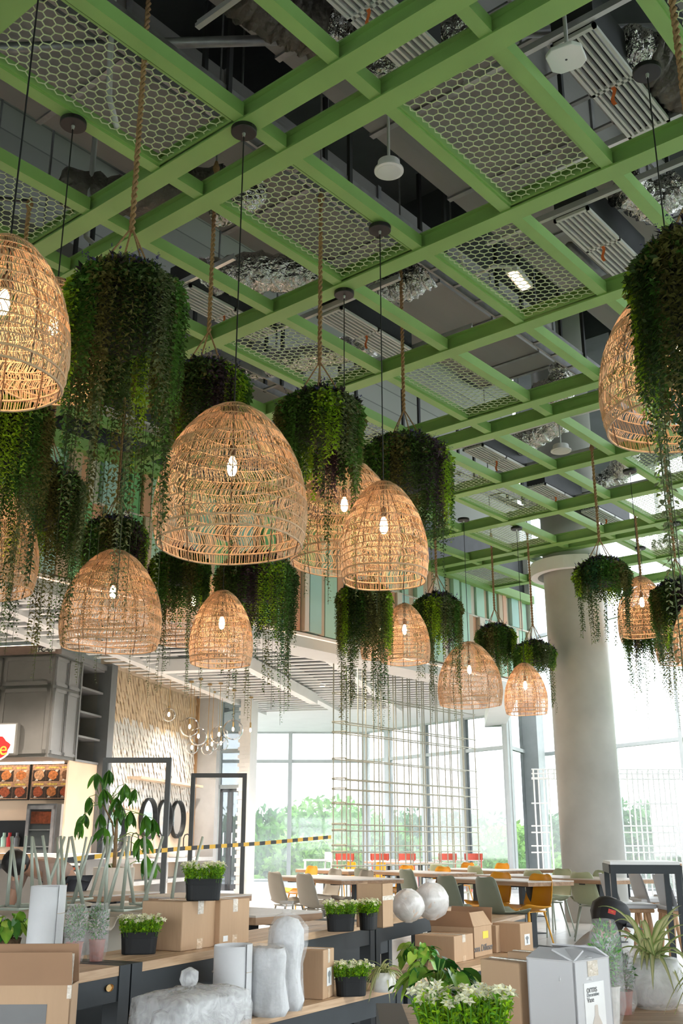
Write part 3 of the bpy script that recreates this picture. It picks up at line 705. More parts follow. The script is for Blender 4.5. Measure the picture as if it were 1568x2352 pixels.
for kk, x, y, k, lab, rz, nv in (('long', 112, 1075, 9.2, 'trailing plant with a yellow-green patch in front of the coloured board wall', 3.0, 26), ('mid', 268, 1192, 11., 'dark trailing plant behind the wide lamp by the FC-07 sign', 1.5, 22),
        ('mid', 415, 1265, 11.7, 'dark trailing plant mostly hidden below the largest lamp', 5.2, 22), ('full', 590, 1275, 11.4, 'long trailing plant hanging before the slatted lower ceiling', .4, 30), ('long', 835, 1340, 12.6, 'long trailing plant below the narrow lamp, before the board wall', 4.8, 26),
        ('mid', 1003, 1366, 14.1, 'green trailing plant just behind the narrow lamp over the rod screen', 2.8, 22), ('long', 20, 905, 7.6, 'trailing plant under the narrow lamp beside the coloured boards', 4.0, 22),
        ('long', 1612, 545, 4.7, 'trailing plant with blue flower sprigs covering the wide lamp under the second grille', 3.7, 26), ('mid', 1555, 1335, 12.6, 'dark trailing plant between two lamps past the column', .2, 24), ('mid', 1478, 1395, 15.2, 'trailing plant hidden behind the narrow lamp past the column', 3.9, 24)):
    plant(kk, wk(x, y, k), lab, rz, vines=nv)

# ================================================================== SHOP BLOCK, WASH WALL, SCREENS (frame 2: x = t, y = s)
mat('cabinet_grey', (.17, .165, .155), .45, var=.06); mat('cabinet_lit', (.22, .225, .23), .4, var=.05)  # same cabinet, two tones: front painted as shaded, side as lit by windows
mat('cream', (.80, .62, .46), .7, var=.05, vs=2); mat('peach_wall', (.78, .60, .44), .7, var=.05, vs=2)
mat('brown_band', (.20, .14, .11), .5); mat('black_print', (.01, .01, .01), .6); mat('sign_white', (.9, .88, .84), .4)
mat('sign_red', (.55, .02, .02), .45); mat('sign_orange', (.95, .42, .05), .45)
mat('scale_tile', (.86, .84, .80), .12, var=.12, vs=4); mat('sand_tile', (.72, .55, .36), .3, var=.18, vs=3, bump=.3, bs=14)
mat('mirror_glass', (.86, .88, .9), .03, metal=1., var=.01); mat('porcelain', (.88, .88, .87), .15, var=.02); mat('wood_trim', (.40, .24, .12), .5, var=.15, vs=20)
mat('wall_grey', (.50, .51, .52), .7, var=.05); mat('chrome', (.7, .7, .72), .15, metal=1.)
TW = -9.33
wm = struct(MB().box(TW - .2, TW, 19.7, 25.0, 0, 5.1).obj('wall_mirror', 'cream', None, (0, 0, 0), ROT2))
sc_ = MB(); rr = random.Random(4)
for tone, z0, z1 in ((0, 1.95, 3.75), (1, 3.75, 4.68)):
    m = MB(); z = z1; row = 0
    while z > z0:
        s = 19.76 + (.075 if row % 2 else 0)
        while s < 24.9:
            tl = rr.uniform(.008, .035)
            m.add([(TW + .004, s - .07, z), (TW + .004, s + .07, z), (TW + tl, s + .066, z - .12), (TW + tl + .01, s, z - .2), (TW + tl, s - .066, z - .12)], [(0, 4, 3, 2, 1)]); s += .15
        z -= .13; row += 1
    stuff(m.obj('scale_tiles', 'sand_tile' if tone else 'scale_tile', wm))
MB().box(TW, TW + .06, 24.9, 25.0, 0, 4.7).obj('corner_trim', 'wood_trim', wm)
def mirror(x, y, r, label):
    s, z = onT(x, y, TW + .02); t = thing('round_mirror', label, 'mirror', P2(TW + .012, s, z), ROT2, 'round mirrors on the wash wall')
    n = 44
    def ring(rad, d): return [(d, rad * cos(2 * pi * k / n), rad * sin(2 * pi * k / n)) for k in range(n)]
    m = MB(); v = ring(r, 0) + ring(r, .09) + ring(r - .03, .09) + ring(r - .03, .02)
    m.add(v, [(i * n + k, i * n + (k + 1) % n, (i + 1) % 4 * n + (k + 1) % n, (i + 1) % 4 * n + k) for i in range(3) for k in range(n)]); m.obj('frame', 'steel_blue', t, smooth=False)
    MB().add(ring(r - .03, .03), [tuple(range(n))]).obj('glass', 'mirror_glass', t)
mirror(262, 1902, .47, 'round black-rimmed mirror directly behind the potted tree trunk'); mirror(338, 1880, .44, 'round black-rimmed mirror with tree leaves in front of it')
mirror(374, 1881, .43, 'round black-rimmed mirror seen beside the black portal post'); mirror(405, 1882, .43, 'round black-rimmed mirror next to the wooden corner trim')
tag(MB().box(TW + .02, TW + .34, 20.9, 24.75, 2.48, 2.53).obj('wall_shelf', 'cream', None, (0, 0, 0), ROT2), 'long thin cream shelf on the scale-tiled wall', 'shelf')
wc = thing('wash_counter', 'pale grey wash counter under the round mirrors', 'counter', (0, 0, 0), ROT2)
MB().box(TW + .01, TW + .62, 20.2, 24.85, .78, .86).obj('top', 'wall_grey', wc)
MB().box(TW + .01, TW + .5, 20.2, 24.85, .35, .43).obj('shelf_board', 'wall_grey', wc)
for s in (20.3, 22.2, 24.0): MB().box(TW + .01, TW + .5, s, s + .08, 0, .78).obj('support', 'wall_grey', wc)
for x, lab in ((310, 'behind the drooping tree leaves'), (362, 'beside the black portal post'), (405, 'under the mirror by the corner'), (428, 'at the grey partition')):
    s, z = onT(x, 1970, TW + .32); b = thing('wash_basin', 'round white wash basin ' + lab, 'basin', P2(TW + .32, s, .86), ROT2, 'white wash basins')
    MB().lathe([(.16, 0), (.2, .02), (.2, .15), (.185, .15), (.16, .04), (.02, .03)], 28, cap=False).obj('bowl', 'porcelain', b, smooth=True)
    MB().lathe([(.02, .031), (.02, .036), (.001, .036)], 12, cap=False).obj('drain', 'chrome', b)
for x, mt, lab in ((300, 'black_metal', 'dark'), (352, 'chrome', 'chrome'), (420, 'black_metal', 'tall black hooked')):
    s, z = onT(x, 1960, TW + .1); b = thing('basin_tap', lab + ' tap standing at the wash basins', 'tap', P2(TW + .1, s, .86), ROT2, 'taps over the basins')
    MB().tube([(0, 0, 0), (0, 0, .42), (.03, 0, .5), (.1, 0, .52), (.15, 0, .47), (.155, 0, .4)], .014, 8).obj('spout', mt, b, smooth=True)
    MB().tube([(0, .02, .1), (0, .09, .13)], .008, 6).obj('lever', mt, b)
# grey partition, glass door, brick pier
tg0, tg1 = TW, onS(497, 1900, 25.2)[0]
struct(MB().box(tg0 - .2, tg1, 25.0, 25.25, 0, 5.1).obj('wall_partition', 'wall_grey', None, (0, 0, 0), ROT2))
td0, td1 = onS(498, 1900, 25.8)[0], onS(556, 1900, 25.8)[0]
dr = struct(link('door_1', None, None, (0, 0, 0), ROT2)); zd = onS(530, 1812, 25.8)[1]
f = MB()
for a, b, c, d in ((td0, td0 + .07, 0, 4.7), (td1 - .07, td1, 0, 4.7), (td0, td1, zd, zd + .1), (td0, td1, zd + .9, zd + 1.0)): f.box(a, b, 25.74, 25.86, c, d)
f.obj('door_frame', 'frame_grey', dr); mid = (td0 + td1) / 2
for a, b, sgn in ((td0 + .07, mid - .01, 1), (mid + .01, td1 - .07, -1)):
    lf = MB()
    for q in ((a, a + .06, .05, zd), (b - .06, b, .05, zd), (a, b, .05, .2), (a, b, zd - .08, zd)): lf.box(q[0], q[1], 25.77, 25.83, q[2], q[3])
    l_ = lf.obj('door_leaf', 'post_grey', dr); MB().box(a + .06, b - .06, 25.79, 25.81, .2, zd - .08).obj('pane', 'pane', l_)
    hx = b - .1 if sgn > 0 else a + .1
    MB().tube([(hx, 25.77, .85), (hx, 25.68, .88), (hx, 25.68, 1.42), (hx, 25.77, 1.45)], .018, 8).obj('handle', 'chrome', l_)
for z0, z1 in ((zd + .1, zd + .9), (zd + 1.0, 4.7)): MB().box(td0 + .07, td1 - .07, 25.79, 25.81, z0, z1).obj('pane', 'pane', dr)
tp = onS(575, 1900, 25.6)[0]
pr = struct(MB().box(td1, tp, 25.4, 26.0, 0, 4.75).obj('column_pier', 'white_paint', None, (0, 0, 0), ROT2))
bm_ = MB().box(-.1, .1, -.012, .0, 0, .085).mesh('brick', 'white_paint')
for r_ in range(46):
    for c in range(2):
        x = td1 + .06 + c * .215 + (.1 if r_ % 2 else 0)
        if x + .1 < tp + .06: link('brick', bm_, pr, (x, 25.4, .02 + r_ * .1))
# shop cabinet
cab = thing('shop_cabinet', 'grey panelled overhead shop cabinet with open side shelves, carrying the FC-07 plate', 'cabinet', (0, 0, 0), ROT2)
t0 = -13.5; s0, s1, sm = 17.4, 19.55, 18.5; z0, z1 = 2.67, 4.56
MB().box(t0, TW - .03, s0 + .03, sm, z0, z1).obj('body', 'cabinet_grey', cab)
for a, b in ((t0, -11.75), (-11.7, -10.42), (-10.37, TW - .05)):
    for c, d in ((z0 + .06, 3.92), (3.98, z1 - .05)):
        MB().box(a, b, s0, s0 + .03, c, d).obj('front_panel', 'cabinet_grey', cab)
        fr = MB(); e = .07
        for q in ((a, a + e, c, d), (b - e, b, c, d), (a, b, c, c + e), (a, b, d - e, d)): fr.box(q[0], q[1], s0 - .018, s0, q[2], q[3])
        fr.obj('panel_frame', 'cabinet_grey', cab)
for a, b in ((s0 + .06, 17.93), (17.97, sm - .04)):
    for c, d in ((z0 + .06, 3.92), (3.98, z1 - .05)):
        dd = MB().box(TW - .03, TW - .005, a, b, c, d).obj('door', 'cabinet_lit', cab); fr = MB(); e = .06
        for q in ((a, a + e, c, d), (b - e, b, c, d), (a, b, c, c + e), (a, b, d - e, d)): fr.box(TW - .005, TW + .012, q[0], q[1], q[2], q[3])
        fr.obj('door_frame', 'cabinet_lit', dd)
        MB().box(TW + .012, TW + .018, b - .045, b - .025, c + .05, d - .05).obj('handle_groove', 'black_print', dd)
MB().box(TW - .5, TW - .46, sm, s1, z0, z1).obj('back_board', 'cabinet_grey', cab)
MB().box(TW - .46, TW, sm, sm + .04, z0, z1).obj('side_board', 'cabinet_lit', cab); MB().box(TW - .46, TW, s1 - .04, s1, z0, z1).obj('side_board', 'cabinet_grey', cab)
for z in (z0, 3.13, 3.6, 4.07, z1 - .04): MB().box(TW - .46, TW, sm + .04, s1 - .04, z, z + .04).obj('shelf', 'cabinet_lit', cab)
MB().box(t0, TW + .05, s0 - .06, s0 + .1, z1, 4.72).obj('fascia_band', 'brown_band', cab)
MB().box(TW - .02, TW + .05, s0 + .1, s1, z1, 4.66).obj('fascia_band', 'cabinet_lit', cab)
tp0, zp0 = onS(85, 1500, s0 - .07); tp1, zp1 = onS(127, 1486, s0 - .07)
pt_ = MB().box(tp0, tp1, s0 - .075, s0 - .06, zp0 + .02, zp1 + .0).obj('number_plate', 'sign_white', cab)
def text(body, size, loc, rx, rz, m, parent, ext=.002, name='lettering', align='CENTER', bold=0.):
    c = bpy.data.curves.new(name, 'FONT'); c.body = body; c.size = size; c.extrude = ext; c.align_x = align; c.align_y = 'CENTER'; c.offset = bold
    tmp = bpy.data.objects.new('tmp', c); COL.objects.link(tmp); bpy.context.view_layer.update()
    me = bpy.data.meshes.new_from_object(tmp.evaluated_get(bpy.context.evaluated_depsgraph_get())); bpy.data.objects.remove(tmp)
    me.name = name; me.materials.clear(); me.materials.append(MT[m])
    o = link(name, me, parent, loc); o.rotation_euler = (rx, 0, rz); return o
text('FC-07', .13, ((tp0 + tp1) / 2, s0 - .079, (zp0 + zp1) / 2 + .01), R(90), 0, 'black_print', pt_, bold=.0035)
tag(MB().box(-13.4, TW, s0 + .0, s0 + .04, 4.722, 4.74).obj('light_strip', 'warm_strip', None, (0, 0, 0), ROT2), 'warm light strip glowing above the shop cabinet', 'light strip')
struct(MB().box(-14, TW + .3, 17.1, 17.2, 4.78, 5.12).obj('wall_shop_bulkhead', 'white_paint', None, (0, 0, 0), ROT2))
# lightbox sign with a cut-off logo
a0, b0 = onS(36, 1737, s0 - .12); a1, b1_ = onS(36, 1660, s0 - .12)
sg = thing('light_box_sign', 'white rounded shop sign with a red logo and an orange letter', 'sign', (0, 0, 0), ROT2)
soft(MB().box(a0 - 1.3, a0, s0 - .16, s0 - .02, b0 + .02, b1_).obj('case', 'cabinet_grey', sg), .03, 3)
soft(MB().box(a0 - 1.27, a0 - .03, s0 - .17, s0 - .15, b0 + .05, b1_ - .03).obj('face', 'sign_white', sg), .006, 2)
lx, lz = onS(-8, 1717, s0 - .18); n = 26
def blob(r, d, w=.1): return [(lx + r * cos(2 * pi * k / n) * 1.35 * (1 + w * sin(6 * 2 * pi * k / n)), s0 - .172 - d, lz + r * sin(2 * pi * k / n) * (1 + w * cos(5 * 2 * pi * k / n))) for k in range(n)]
MB().add(blob(.22, 0), [tuple(range(n))[::-1]]).obj('logo_edge', 'white_paint', sg); MB().add(blob(.19, .004), [tuple(range(n))[::-1]]).obj('logo_shape', 'sign_red', sg)
text('e', .34, (lx + .14, s0 - .178, lz - .03), R(90), 0, 'sign_orange', sg)
# shop interior
ws = struct(MB().box(-15, TW - .06, 18.95, 19.1, 0, 2.67).obj('wall_shop', 'peach_wall', None, (0, 0, 0), ROT2))
struct(MB().box(TW - .06, TW - .02, 18.3, 19.6, 0, 2.67).obj('wall_shop_side', 'peach_wall', None, (0, 0, 0), ROT2))
struct(MB().box(TW - .12, TW + .16, 19.5, 19.78, 0, 4.7).obj('column_shop', 'post_grey', None, (0, 0, 0), ROT2))
mats = [('food_red', (.42, .10, .04)), ('food_orange', (.6, .22, .07)), ('food_brown', (.2, .10, .05)), ('food_tan', (.62, .36, .2)), ('menu_dark', (.06, .04, .03)), ('menu_warm', (.55, .33, .2)), ('caption', (.8, .62, .15)), ('plate', (.8, .74, .66))]
for n_, c in mats: mat(n_, c, .45, var=.5, vs=24)
def menu(ta, tb, za, zb, seed, label):
    t = thing('menu_board', label, 'menu board', (0, 0, 0), ROT2, 'food picture boards over the shop counter'); S = 18.93; q = random.Random(seed)
    soft(MB().box(ta, tb, S - .05, S, za, zb).obj('frame', 'black_metal', t), .008); MB().box(ta + .02, tb - .02, S - .056, S - .05, za + .02, zb - .02).obj('print', 'menu_warm', t)
    nx = 3; w = (tb - ta - .06) / nx; h = (zb - za - .06) / 2
    for i in range(nx):
        for j in range(2):
            cx = ta + .03 + w * (i + .5); cz = za + .03 + h * (j + .5)
            MB().box(cx - w * .49, cx + w * .49, S - .060, S - .056, cz - h * .47, cz + h * .2).obj('picture', q.choice(('menu_dark', 'menu_warm')), t)
            MB().add([(cx - w * .3, S - .0615, cz - h * .45), (cx - w * .1, S - .0615, cz - h * .45), (cx + w * .42, S - .0615, cz + h * .22), (cx + w * .2, S - .0615, cz + h * .22)], [(0, 1, 2, 3)]).obj('plate_print', 'plate', t)
            n = 18; rx = w * .36; rz_ = h * .3
            MB().add([(cx + rx * cos(2 * pi * k / n) * q.uniform(.85, 1.1), S - .0635, cz - h * .1 + rz_ * sin(2 * pi * k / n) * q.uniform(.85, 1.1)) for k in range(n)], [tuple(range(n))[::-1]]).obj('dish_print', q.choice(('food_red', 'food_orange', 'food_brown', 'food_tan')), t)
            MB().box(cx - w * .36, cx + w * .36, S - .0625, S - .059, cz + h * .3, cz + h * .4).obj('caption_print', 'caption', t)
ma, mz0 = onS(70, 1838, 18.93); mb, mz1 = onS(177, 1753, 18.93)
menu(ma, mb, mz0, mz1, 1, 'lit menu board of food pictures above the drinks fridge'); menu(ma - 1.05, ma - .03, mz0, mz1, 2, 'lit menu board of food pictures above the dark serving hatch')
tag(MB().box(-12.5, TW - .3, 18.6, 18.64, 2.64, 2.668).obj('light_strip', 'warm_strip', None, (0, 0, 0), ROT2), 'warm light strip under the shop cabinet, over the menu boards', 'light strip')
fa_, fz_ = onS(62, 1850, 18.3); fb_, _ = onS(130, 1850, 18.3); fz_ = 1.88
fg = thing('drinks_fridge', 'upright drinks fridge with glass door and red print on its header', 'fridge', (0, 0, 0), ROT2)
MB().box(fa_, fb_, 18.32, 18.9, 0, fz_).obj('body', 'post_grey', fg)
dd = MB(); 
for q in ((fa_ + .02, fa_ + .08, .2, fz_ - .03), (fb_ - .08, fb_ - .02, .2, fz_ - .03), (fa_ + .02, fb_ - .02, .2, .26), (fa_ + .02, fb_ - .02, fz_ - .1, fz_ - .03)): dd.box(q[0], q[1], 18.27, 18.32, q[2], q[3])
d_ = dd.obj('door', 'galv', fg); MB().box(fa_ + .08, fb_ - .08, 18.29, 18.30, .26, fz_ - .1).obj('glass', 'pane_clear', d_)
MB().box(fa_ + .1, fb_ - .1, 18.305, 18.318, fz_ - .36, fz_ - .14).obj('header_print', 'food_red', fg)
for i in range(4): MB().box(fa_ + .08, fb_ - .08, 18.3, 18.318, .5 + i * .3, .52 + i * .3).obj('shelf', 'alu', fg)
MB().box(fb_ + .0, TW - .08, 18.5, 18.9, 0, 1.88).obj('side_panel', 'white_paint', fg)
hq = onS(8, 1885, 18.94); hr = onS(60, 1945, 18.94)
MB().box(hq[0] - .4, hr[0], 18.93, 18.96, hr[1], hq[1]).obj('hatch', 'black_metal', ws)
for i, (dx, c) in enumerate(((.1, 'board_mint'), (.22, 'sign_red'), (.38, 'post_grey'))):
    tag(MB().lathe([(.05, 0), (.06, .16), (.03, .2), (.03, .26)], 14, P2(hq[0] + dx, 18.85, hr[1])).obj('sauce_bottle', c), ('mint', 'red', 'dark grey')[i] + ' bottle standing in the shop hatch', 'bottle', 'bottles in the hatch')
# counter
cr_, _z = onS(216, 1965, 15.2)
co = thing('shop_counter', 'long shop counter with wood edge and white top behind the upturned chairs', 'counter', (0, 0, 0), ROT2)
MB().box(-13, cr_, 15.0, 15.7, .94, 1.02).obj('top', 'white_paint', co); MB().box(-13, cr_ - .9, 14.96, 15.0, .93, 1.02).obj('edge', 'wood_trim', co)
MB().box(-13, cr_ - .05, 15.06, 15.65, 0, .94).obj('body', 'cabinet_grey', co)
for i in range(11): MB().box(cr_ - .62, cr_ - .12, 15.03, 15.05, .25 + i * .06, .285 + i * .06).obj('slat', 'food_red' if i % 2 else 'white_paint', co)
# black portal frames
def portal(x0, x1, ytop, D, label):
    a = wD(x0, ytop, D); b = wD(x1, ytop, D); W = (b - a).length; zt = a.z
    t = thing('portal_frame', label, 'frame', (a.x, a.y, 0), YAW, 'black square portal frames')
    for x in (0, W): MB().box(x - .045, x + .045, -.045, .045, 0, zt).obj('post', 'steel_blue', t)
    MB().box(-.045, W + .045, -.045, .045, zt, zt + .09).obj('top_bar', 'steel_blue', t)
    MB().box(.0, W, -.02, .02, 0, .02).obj('base_bar', 'steel_blue', t)
portal(243, 388, 1752, 19.0, 'black steel portal frame in front of the round mirrors'); portal(444, 562, 1786, 23.0, 'black steel portal frame in front of the glass door')
# glass globe lamps
for i, (cx, cyy, bx, by, rpx) in enumerate(((392, 1558, 388, 1640, 15), (440, 1566, 435, 1668, 22), (461, 1560, 459, 1690, 20), (447, 1575, 443, 1716, 14), (482, 1572, 485, 1718, 14), (491, 1590, 499, 1708, 15), (507, 1570, 507, 1686, 20), (511, 1600, 519, 1706, 17), (538, 1586, 534, 1674, 23), (577, 1602, 573, 1676, 0))):
    p = onz(cx, cyy, 4.66); d = hd(p); q = wD(bx, by, d); r = rpx * d / F_PX
    t = thing('globe_pendant', 'clear glass globe lamp in the cluster before the scale-tiled wall' if r else 'bare bulb pendant without a globe, next to the glass globe cluster', 'pendant lamp', (p.x, p.y, q.z), 0, 'glass globe lamps' if r else None)
    MB().tube([(0, 0, .13), (0, 0, 4.67 - q.z)], .006, 5).obj('cord', 'brass', t); MB().lathe([(.05, 4.64 - q.z), (.05, 4.68 - q.z), (.01, 4.68 - q.z)], 16).obj('canopy', 'brass', t)
    MB().lathe([(.018, .04), (.02, .06), (.02, .17), (.012, .18)], 12).obj('socket', 'brass', t)
    MB().lathe([(.012, .04), (.028, .0), (.024, -.04), (.002, -.06)], 12).obj('bulb', 'bulb_glow', t, smooth=True)
    if r: MB().lathe([(max(.03, r * sin(k / 14 * pi)), r * cos(k / 14 * pi) - .02) for k in range(1, 14)] + [(.002, -r - .02)], 24, cap=False).obj('globe', 'globe_glass', t, smooth=True)

# ================================================================== ROD SCREENS
mat('rod', (.36, .35, .28), .4, metal=.3, var=.06); mat('rod_white', (.86, .87, .86), .4, var=.04)
rs_ = thing('rod_screen', 'tall double screen of pale metal rods in a square grid', 'screen')
XL, Y0, Y1 = -11.95, 14.12, 18.31
zs = [onx(765, y, XL).z for y in (1593, 1660, 1683, 1744, 1790, 1813, 1846, 1894, 1908, 1943, 1958, 1990)] + [.25]
n = 19
for lay, (dx, dy) in enumerate(((0, 0), (.2, .12))):
    rr = random.Random(lay)
    for i in range(n if lay == 0 else n):
        y = Y0 + dy + (Y1 - Y0) * i / (n - 1)
        if lay == 1 and i % 2: continue
        MB().tube([(XL + dx, y, 0), (XL + dx, y, 4.36 + rr.uniform(-.1, .08))], .011, 6).obj('rod', 'rod', rs_)
    for z in zs: MB().tube([(XL + dx + .012, Y0 + dy - .05, z), (XL + dx + .012, Y1 + dy + .03, z)], .011, 6).obj('rod', 'rod', rs_)
for z in zs: MB().tube([(XL - .02, Y0 - .02, z + .02), (XL + .23, Y0 + .1, z + .02)], .011, 6).obj('rod', 'rod', rs_)
gz = thing('rod_gazebo', 'white rod frame with a boxed top band standing around the column at the window', 'frame', (0, 0, 0))
def gz_rod(a, b): MB().tube([a, b], .017, 6).obj('rod', 'rod_white', gz)
DG = 24.
def g_(x, y, dd=0): return wD(x, y, DG + dd)
for dd in (0, 1.2):
    for x in (1224, 1235, 1247, 1258):
        a = g_(x, 1768, dd); gz_rod((a.x, a.y, 0), a)
    for x in range(1438, 1550, 12):
        a = g_(x, 1770, dd * .6); gz_rod((a.x, a.y, 0), a)
for y in (1787, 1845, 1897, 1912, 1943, 1958): gz_rod(g_(1220, y), g_(1262, y))
for y in (1790, 1846, 1897, 1912, 1943, 1958): gz_rod(g_(1432, y), g_(1552, y))
for dd in (0, .4, 1.2):
    for y in (1767, 1777, 1789): gz_rod(g_(1220, y, dd), g_(1640, y, dd))
for x in range(1224, 1640, 24):
    gz_rod(g_(x, 1766), g_(x, 1790)); gz_rod(g_(x, 1770), g_(x, 1770, 1.2))

# hazard tape
m, nt, b = nodes('tape'); at = nt.nodes.new('ShaderNodeAttribute'); at.attribute_name = 'col'; nt.links.new(at.outputs['Color'], b.inputs['Base Color']); b.inputs['Roughness'].default_value = .4
ctl = [wD(-60, 1993, 12.6), wD(60, 1986, 12.9), wD(232, 1966, 13.6), wD(420, 1949, 15.2), wD(600, 1937, 16.8), wD(764, 1922, 18.3)]
P = []
for a, c in zip(ctl[:-1], ctl[1:]):
    L = (c - a).length; k = int(L / .045)
    for i in range(k): P.append(a.lerp(c, i / k))
m = MB(); stripe = 3
for i in range(0, len(P) - 1):
    col = (.75, .45, .03) if (i // stripe) % 2 else (.015, .015, .015)
    a, c = P[i], P[i + 1]; u = Vector((0, 0, .028)); sl = Vector((0, 0, 0))
    m.add([a - u, c - u, c + u, a + u], [(0, 1, 2, 3)], col)
tag(m.obj('hazard_tape', 'tape'), 'yellow and black striped barrier tape strung across the shop to the rod screen', 'tape')

# ================================================================== OUTSIDE
mat('ground_far', (.10, .16, .06), .9, var=.4, vs=.05); mat('hill', (.15, .22, .15), .95, var=.35, vs=.02, bump=.8, bs=.2, dist=2.); mat('bark', (.12, .09, .06), .9)
struct(MB().prism([(-900, -300), (900, -300), (900, 900), (-900, 900)], -14, -8.).obj('ground', 'ground_far'))
hm = MB(); rr = random.Random(8); NN = 140
def hz(i, k): return 2 + 4 * sin(i * .21 + k) + 2.5 * sin(i * .57 + k * 2) + rr.uniform(-.8, .8)
for k, D in enumerate((240., 360.)):
    pts = []
    for i in range(NN):
        x = -300 + 2200 * i / (NN - 1); d = wD(x, 1900, D); pts.append((d.x, d.y, hz(i, k) + k * 3))
    vs = pts + [(x, y, -9) for x, y, z in pts] ; n0 = len(pts)
    back = [(x - sin(YAW) * 60, y + cos(YAW) * 60, -9) for x, y, z in pts]
    hm.add(pts + [(x, y, -9) for x, y, z in pts] + back, [(i, i + 1, NN + i + 1, NN + i) for i in range(NN - 1)] + [(i + 1, i, 2 * NN + i, 2 * NN + i + 1) for i in range(NN - 1)])
struct(hm.obj('hills', 'hill'))
def make_tree(seed, c1, c2, name):
    rr = random.Random(seed); t = thing(name, 'x', 'tree'); m = MB()
    for _ in range(34):
        a = rr.uniform(0, 6.28); r = rr.uniform(0, 2.6); z = rr.uniform(3.4, 8.6); r *= 1 - max(0, (z - 6)) / 4; c = Vector((r * cos(a), r * sin(a), z)); R_ = rr.uniform(.8, 1.5)
        f = rr.uniform(0, 1); col = tuple(c1[i] * f + c2[i] * (1 - f) for i in range(3))
        for _ in range(230):
            o = rv(rr)
            if o.length < .1 or o.length > 1.2: continue
            o.normalize(); leaf(m, c + o * R_ * rr.uniform(.75, 1.05), o + rv(rr), o + rv(rr) * .6, rr.uniform(.22, .42), rr.uniform(.14, .26), col)
    stuff(m.obj('foliage', 'leaf', t))
    MB().tube([(0, 0, 0), (.1, 0, 2), (0, .1, 5)], [.22, .17, .08], 8).obj('trunk', 'bark', t)
    for k in range(5):
        a = k * 1.3; MB().tube([(0, 0, 2 + k * .4), (1.4 * cos(a), 1.4 * sin(a), 4.4 + k * .3)], [.09, .03], 5).obj('branch', 'bark', t)
    return t
TREES = [make_tree(1, (.10, .26, .05), (.20, .40, .10), 'broadleaf_tree'), make_tree(2, (.06, .16, .06), (.12, .24, .08), 'broadleaf_tree'), make_tree(3, (.22, .42, .08), (.3, .5, .14), 'broadleaf_tree')]
TR = [(605, 1880, 46, 1, 1.1, 'grey-green tree directly behind the low window by the glass door'), (715, 1868, 44, 0, 1.15, 'bright green spreading tree behind the low window, next to the rod screen'), (790, 1868, 52, 0, 1.2, 'green tree seen through the corner of the rod screen'), (690, 1930, 38, 2, .8, 'light yellow-green tree low behind the window and dining tables'),
      (930, 1890, 60, 1, 1.2, 'dark tree seen through the middle of the rod screen'), (1010, 1880, 56, 1, 1.1, 'dark tree seen through the far edge of the rod screen'), (860, 1905, 48, 0, 1., 'green tree low behind the rod screen'), (1070, 1890, 70, 1, 1.3, 'dull green tree beyond the zigzag window'),
      (1150, 1905, 62, 2, 1.1, 'light green tree behind the white corner mullion'), (1205, 1902, 50, 2, 1., 'light green tree beside the steel post'), (1280, 1890, 60, 1, 1.2, 'dull tree between steel post and concrete column'), (1470, 1868, 52, 1, 1.2, 'dark tree seen through the rod gazebo'),
      (1560, 1865, 48, 1, 1.2, 'dark tree past the rod gazebo'), (1120, 1935, 44, 0, .9, 'green shrub-like tree low behind the zigzag window'), (1010, 1945, 46, 2, .8, 'pale tree low behind the red chairs'), (560, 1900, 50, 1, 1.1, 'dull tree seen through the glass door'), (650, 1940, 40, 1, .8, 'dark tree low in front of the bright spreading tree'), (760, 1935, 42, 2, .8, 'pale green tree at the foot of the rod screen')]
ut = set()
for x, y, D, k, sc, lab in TR:
    p = wD(x, y, D); z = p.z - 9.2 * sc
    if k in ut: t = dup(TREES[k])
    else: t = TREES[k]; ut.add(k)
    t.location = (p.x, p.y, z); t.rotation_euler = (0, 0, x * .37); t.scale = (sc, sc, sc); t['label'] = lab; t['group'] = 'trees outside the windows'

# ================================================================== FURNITURE
wood('oak_top', (.34, .20, .11), (.55, .36, .21), (9, .8, 9)); wood('oak_pale', (.50, .45, .40), (.62, .56, .50), (.8, 10, 10), .35); wood('oak_edge', (.26, .15, .08), (.42, .26, .15), (1, 9, 9))
wood('stool_wood', (.40, .22, .11), (.52, .31, .16), (10, 10, 1.2))
mat('shell_beige', (.36, .33, .27), .45, var=.04); mat('shell_sage', (.20, .23, .17), .45, var=.04); mat('shell_green', (.38, .42, .26), .45, var=.04); mat('shell_yellow', (.80, .36, .015), .4, var=.04); mat('shell_grey', (.55, .55, .56), .4, var=.03)
mat('leg_sage', (.36, .40, .33), .4, metal=.2, var=.05); mat('leg_beige', (.40, .37, .30), .4, metal=.2, var=.05); mat('leg_yellow', (.80, .42, .06), .4, var=.05); mat('red_wood', (.62, .10, .06), .45, var=.08)
